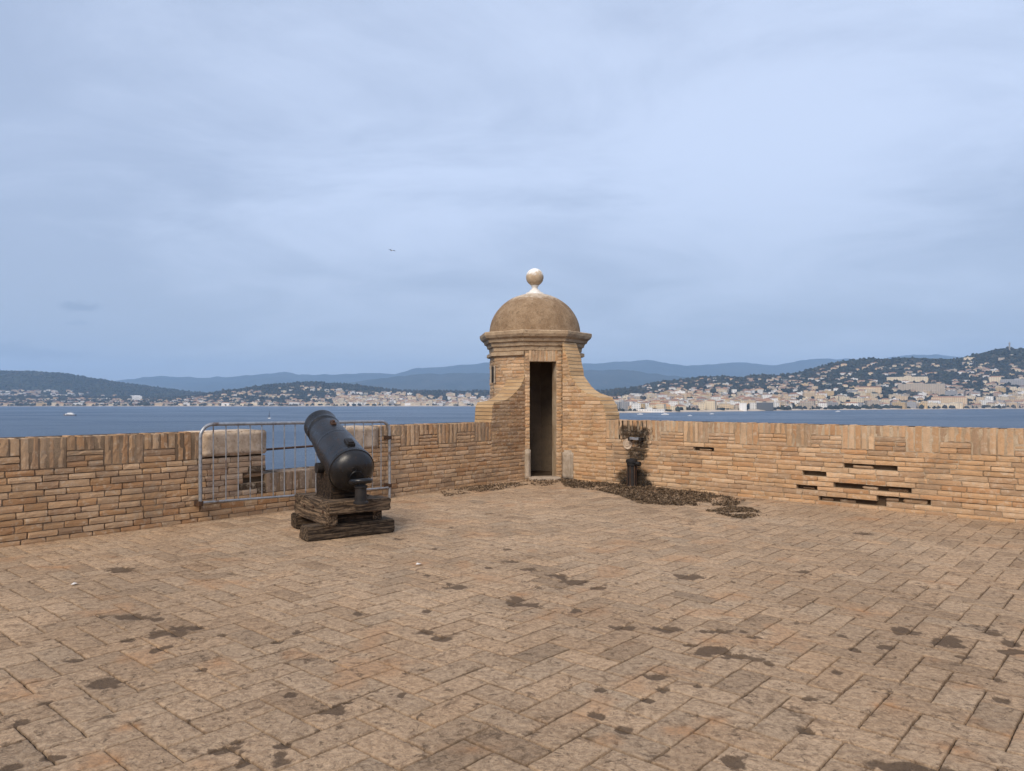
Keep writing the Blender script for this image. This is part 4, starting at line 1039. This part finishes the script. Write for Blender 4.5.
# ------------------------------------------------------------------ sky, sun, camera
SUN_EL,SUN_AZ=42.,202.    # azimuth clockwise from +Y
w=bpy.data.worlds.new('World'); sc.world=w; w.use_nodes=True; nt=w.node_tree; nt.nodes.clear()
N=lambda ty,**k: (lambda q:[setattr(q,a,b) for a,b in k.items()] and q or q)(nt.nodes.new(ty))
out=N('ShaderNodeOutputWorld'); bg=N('ShaderNodeBackground'); nt.links.new(bg.outputs[0],out.inputs[0])
sk=N('ShaderNodeTexSky',sky_type='NISHITA',sun_disc=False); sk.sun_elevation=R(SUN_EL); sk.sun_rotation=R(SUN_AZ)
tc=N('ShaderNodeTexCoord'); sep=N('ShaderNodeSeparateXYZ'); nt.links.new(tc.outputs['Generated'],sep.inputs[0])
def mth(op,a,b=0.):
    q=N('ShaderNodeMath',operation=op)
    for i,x in enumerate((a,b)):
        if isinstance(x,(int,float)): q.inputs[i].default_value=x
        else: nt.links.new(x,q.inputs[i])
    return q.outputs[0]
# clouds on a flat ceiling: direction divided by its height
zz=mth('ADD',mth('MAXIMUM',sep.outputs[2],0.),.16); cx=mth('DIVIDE',sep.outputs[0],zz); cy=mth('DIVIDE',sep.outputs[1],zz)
cmb=N('ShaderNodeCombineXYZ'); nt.links.new(cx,cmb.inputs[0]); nt.links.new(cy,cmb.inputs[1])
def wn(scale,det,rough,dist,off,sx=1.,rz=0.):
    mp=N('ShaderNodeMapping'); mp.inputs['Location'].default_value=off; mp.inputs['Scale'].default_value=(sx,1,1); mp.inputs['Rotation'].default_value=(0,0,rz); nt.links.new(cmb.outputs[0],mp.inputs[0])
    q=N('ShaderNodeTexNoise'); nt.links.new(mp.outputs[0],q.inputs['Vector']); q.inputs['Scale'].default_value=scale; q.inputs['Detail'].default_value=det; q.inputs['Roughness'].default_value=rough; q.inputs['Distortion'].default_value=dist
    return q.outputs['Fac']
def mr(f,a,b,c=0.,d=1.):
    q=N('ShaderNodeMapRange',interpolation_type='SMOOTHSTEP'); nt.links.new(f,q.inputs[0])
    for i,x in zip((1,2,3,4),(a,b,c,d)): q.inputs[i].default_value=x
    return q.outputs[0]
def mixc(f,a,b):
    q=N('ShaderNodeMix',data_type='RGBA')
    if isinstance(f,(int,float)): q.inputs[0].default_value=f
    else: nt.links.new(f,q.inputs[0])
    for i,x in((6,a),(7,b)):
        if isinstance(x,tuple): q.inputs[i].default_value=(*x,1)
        else: nt.links.new(x,q.inputs[i])
    return q.outputs[2]
c1=wn(.5,5,.5,.5,(5.3,1.2,0),.8,R(35)); c2=wn(1.3,7,.6,.8,(7,2,0),.8,R(40))
cl=mth('ADD',mth('MULTIPLY',c1,.6),mth('MULTIPLY',c2,.4))
cloud=mixc(mr(cl,.40,.60),(1.90,2.28,3.08),(2.82,3.26,4.2))
cloud=mixc(mr(sep.outputs[2],.0,.32,.75,0.),cloud,(1.78,2.04,2.6))
wa=mth('DIVIDE',sep.outputs[0],mth('MAXIMUM',sep.outputs[1],.05)); wb=mth('DIVIDE',sep.outputs[2],mth('MAXIMUM',sep.outputs[1],.05))
for a0,b0,sa,sb,am in((-.584,.126,.028,.0065,.42),(-.588,.104,.016,.004,.25),(-.635,.062,.075,.007,.30),(-.70,.072,.05,.008,.25)):
    e=mth('ADD',mth('POWER',mth('ABSOLUTE',mth('DIVIDE',mth('SUBTRACT',wa,a0),sa)),2.),mth('POWER',mth('ABSOLUTE',mth('DIVIDE',mth('ADD',mth('SUBTRACT',wb,b0),mth('MULTIPLY',mth('SUBTRACT',wn(9,4,.6,.5,(1,2,0)),.5),.02)),sb)),2.))
    cloud=mixc(mth('MULTIPLY',mr(e,1.6,0.),am),cloud,(.85,1.12,1.75))
col=mixc(.93,sk.outputs[0],cloud)
nt.links.new(col,bg.inputs[0]); bg.inputs[1].default_value=.1
L=bpy.data.lights.new('sun','SUN'); L.energy=1.5; L.angle=R(30); L.color=(1,.88,.73); lo=bpy.data.objects.new('sun',L); link(lo)
az=R(SUN_AZ); el=R(SUN_EL); dirv=Vector((math.sin(az)*math.cos(el),math.cos(az)*math.cos(el),math.sin(el)))
lo.rotation_euler=dirv.to_track_quat('Z','Y').to_euler(); lo.location=dirv*50
cam=bpy.data.cameras.new('camera'); co=bpy.data.objects.new('camera',cam); link(co); co.location=(0,0,EYE); co.rotation_euler=(R(90),0,0)
cam.sensor_width=36; cam.lens=F/1024*36; cam.shift_y=(HY-385.5)/1024; cam.clip_start=.1; cam.clip_end=40000; sc.camera=co
vs=sc.view_settings; vs.view_transform='Standard'; vs.look='None'; vs.exposure=1.25; vs.gamma=1; vs.use_curve_mapping=False
sc.render.engine='CYCLES'; sc.cycles.max_bounces=6; sc.cycles.volume_bounces=1; sc.cycles.use_denoising=True
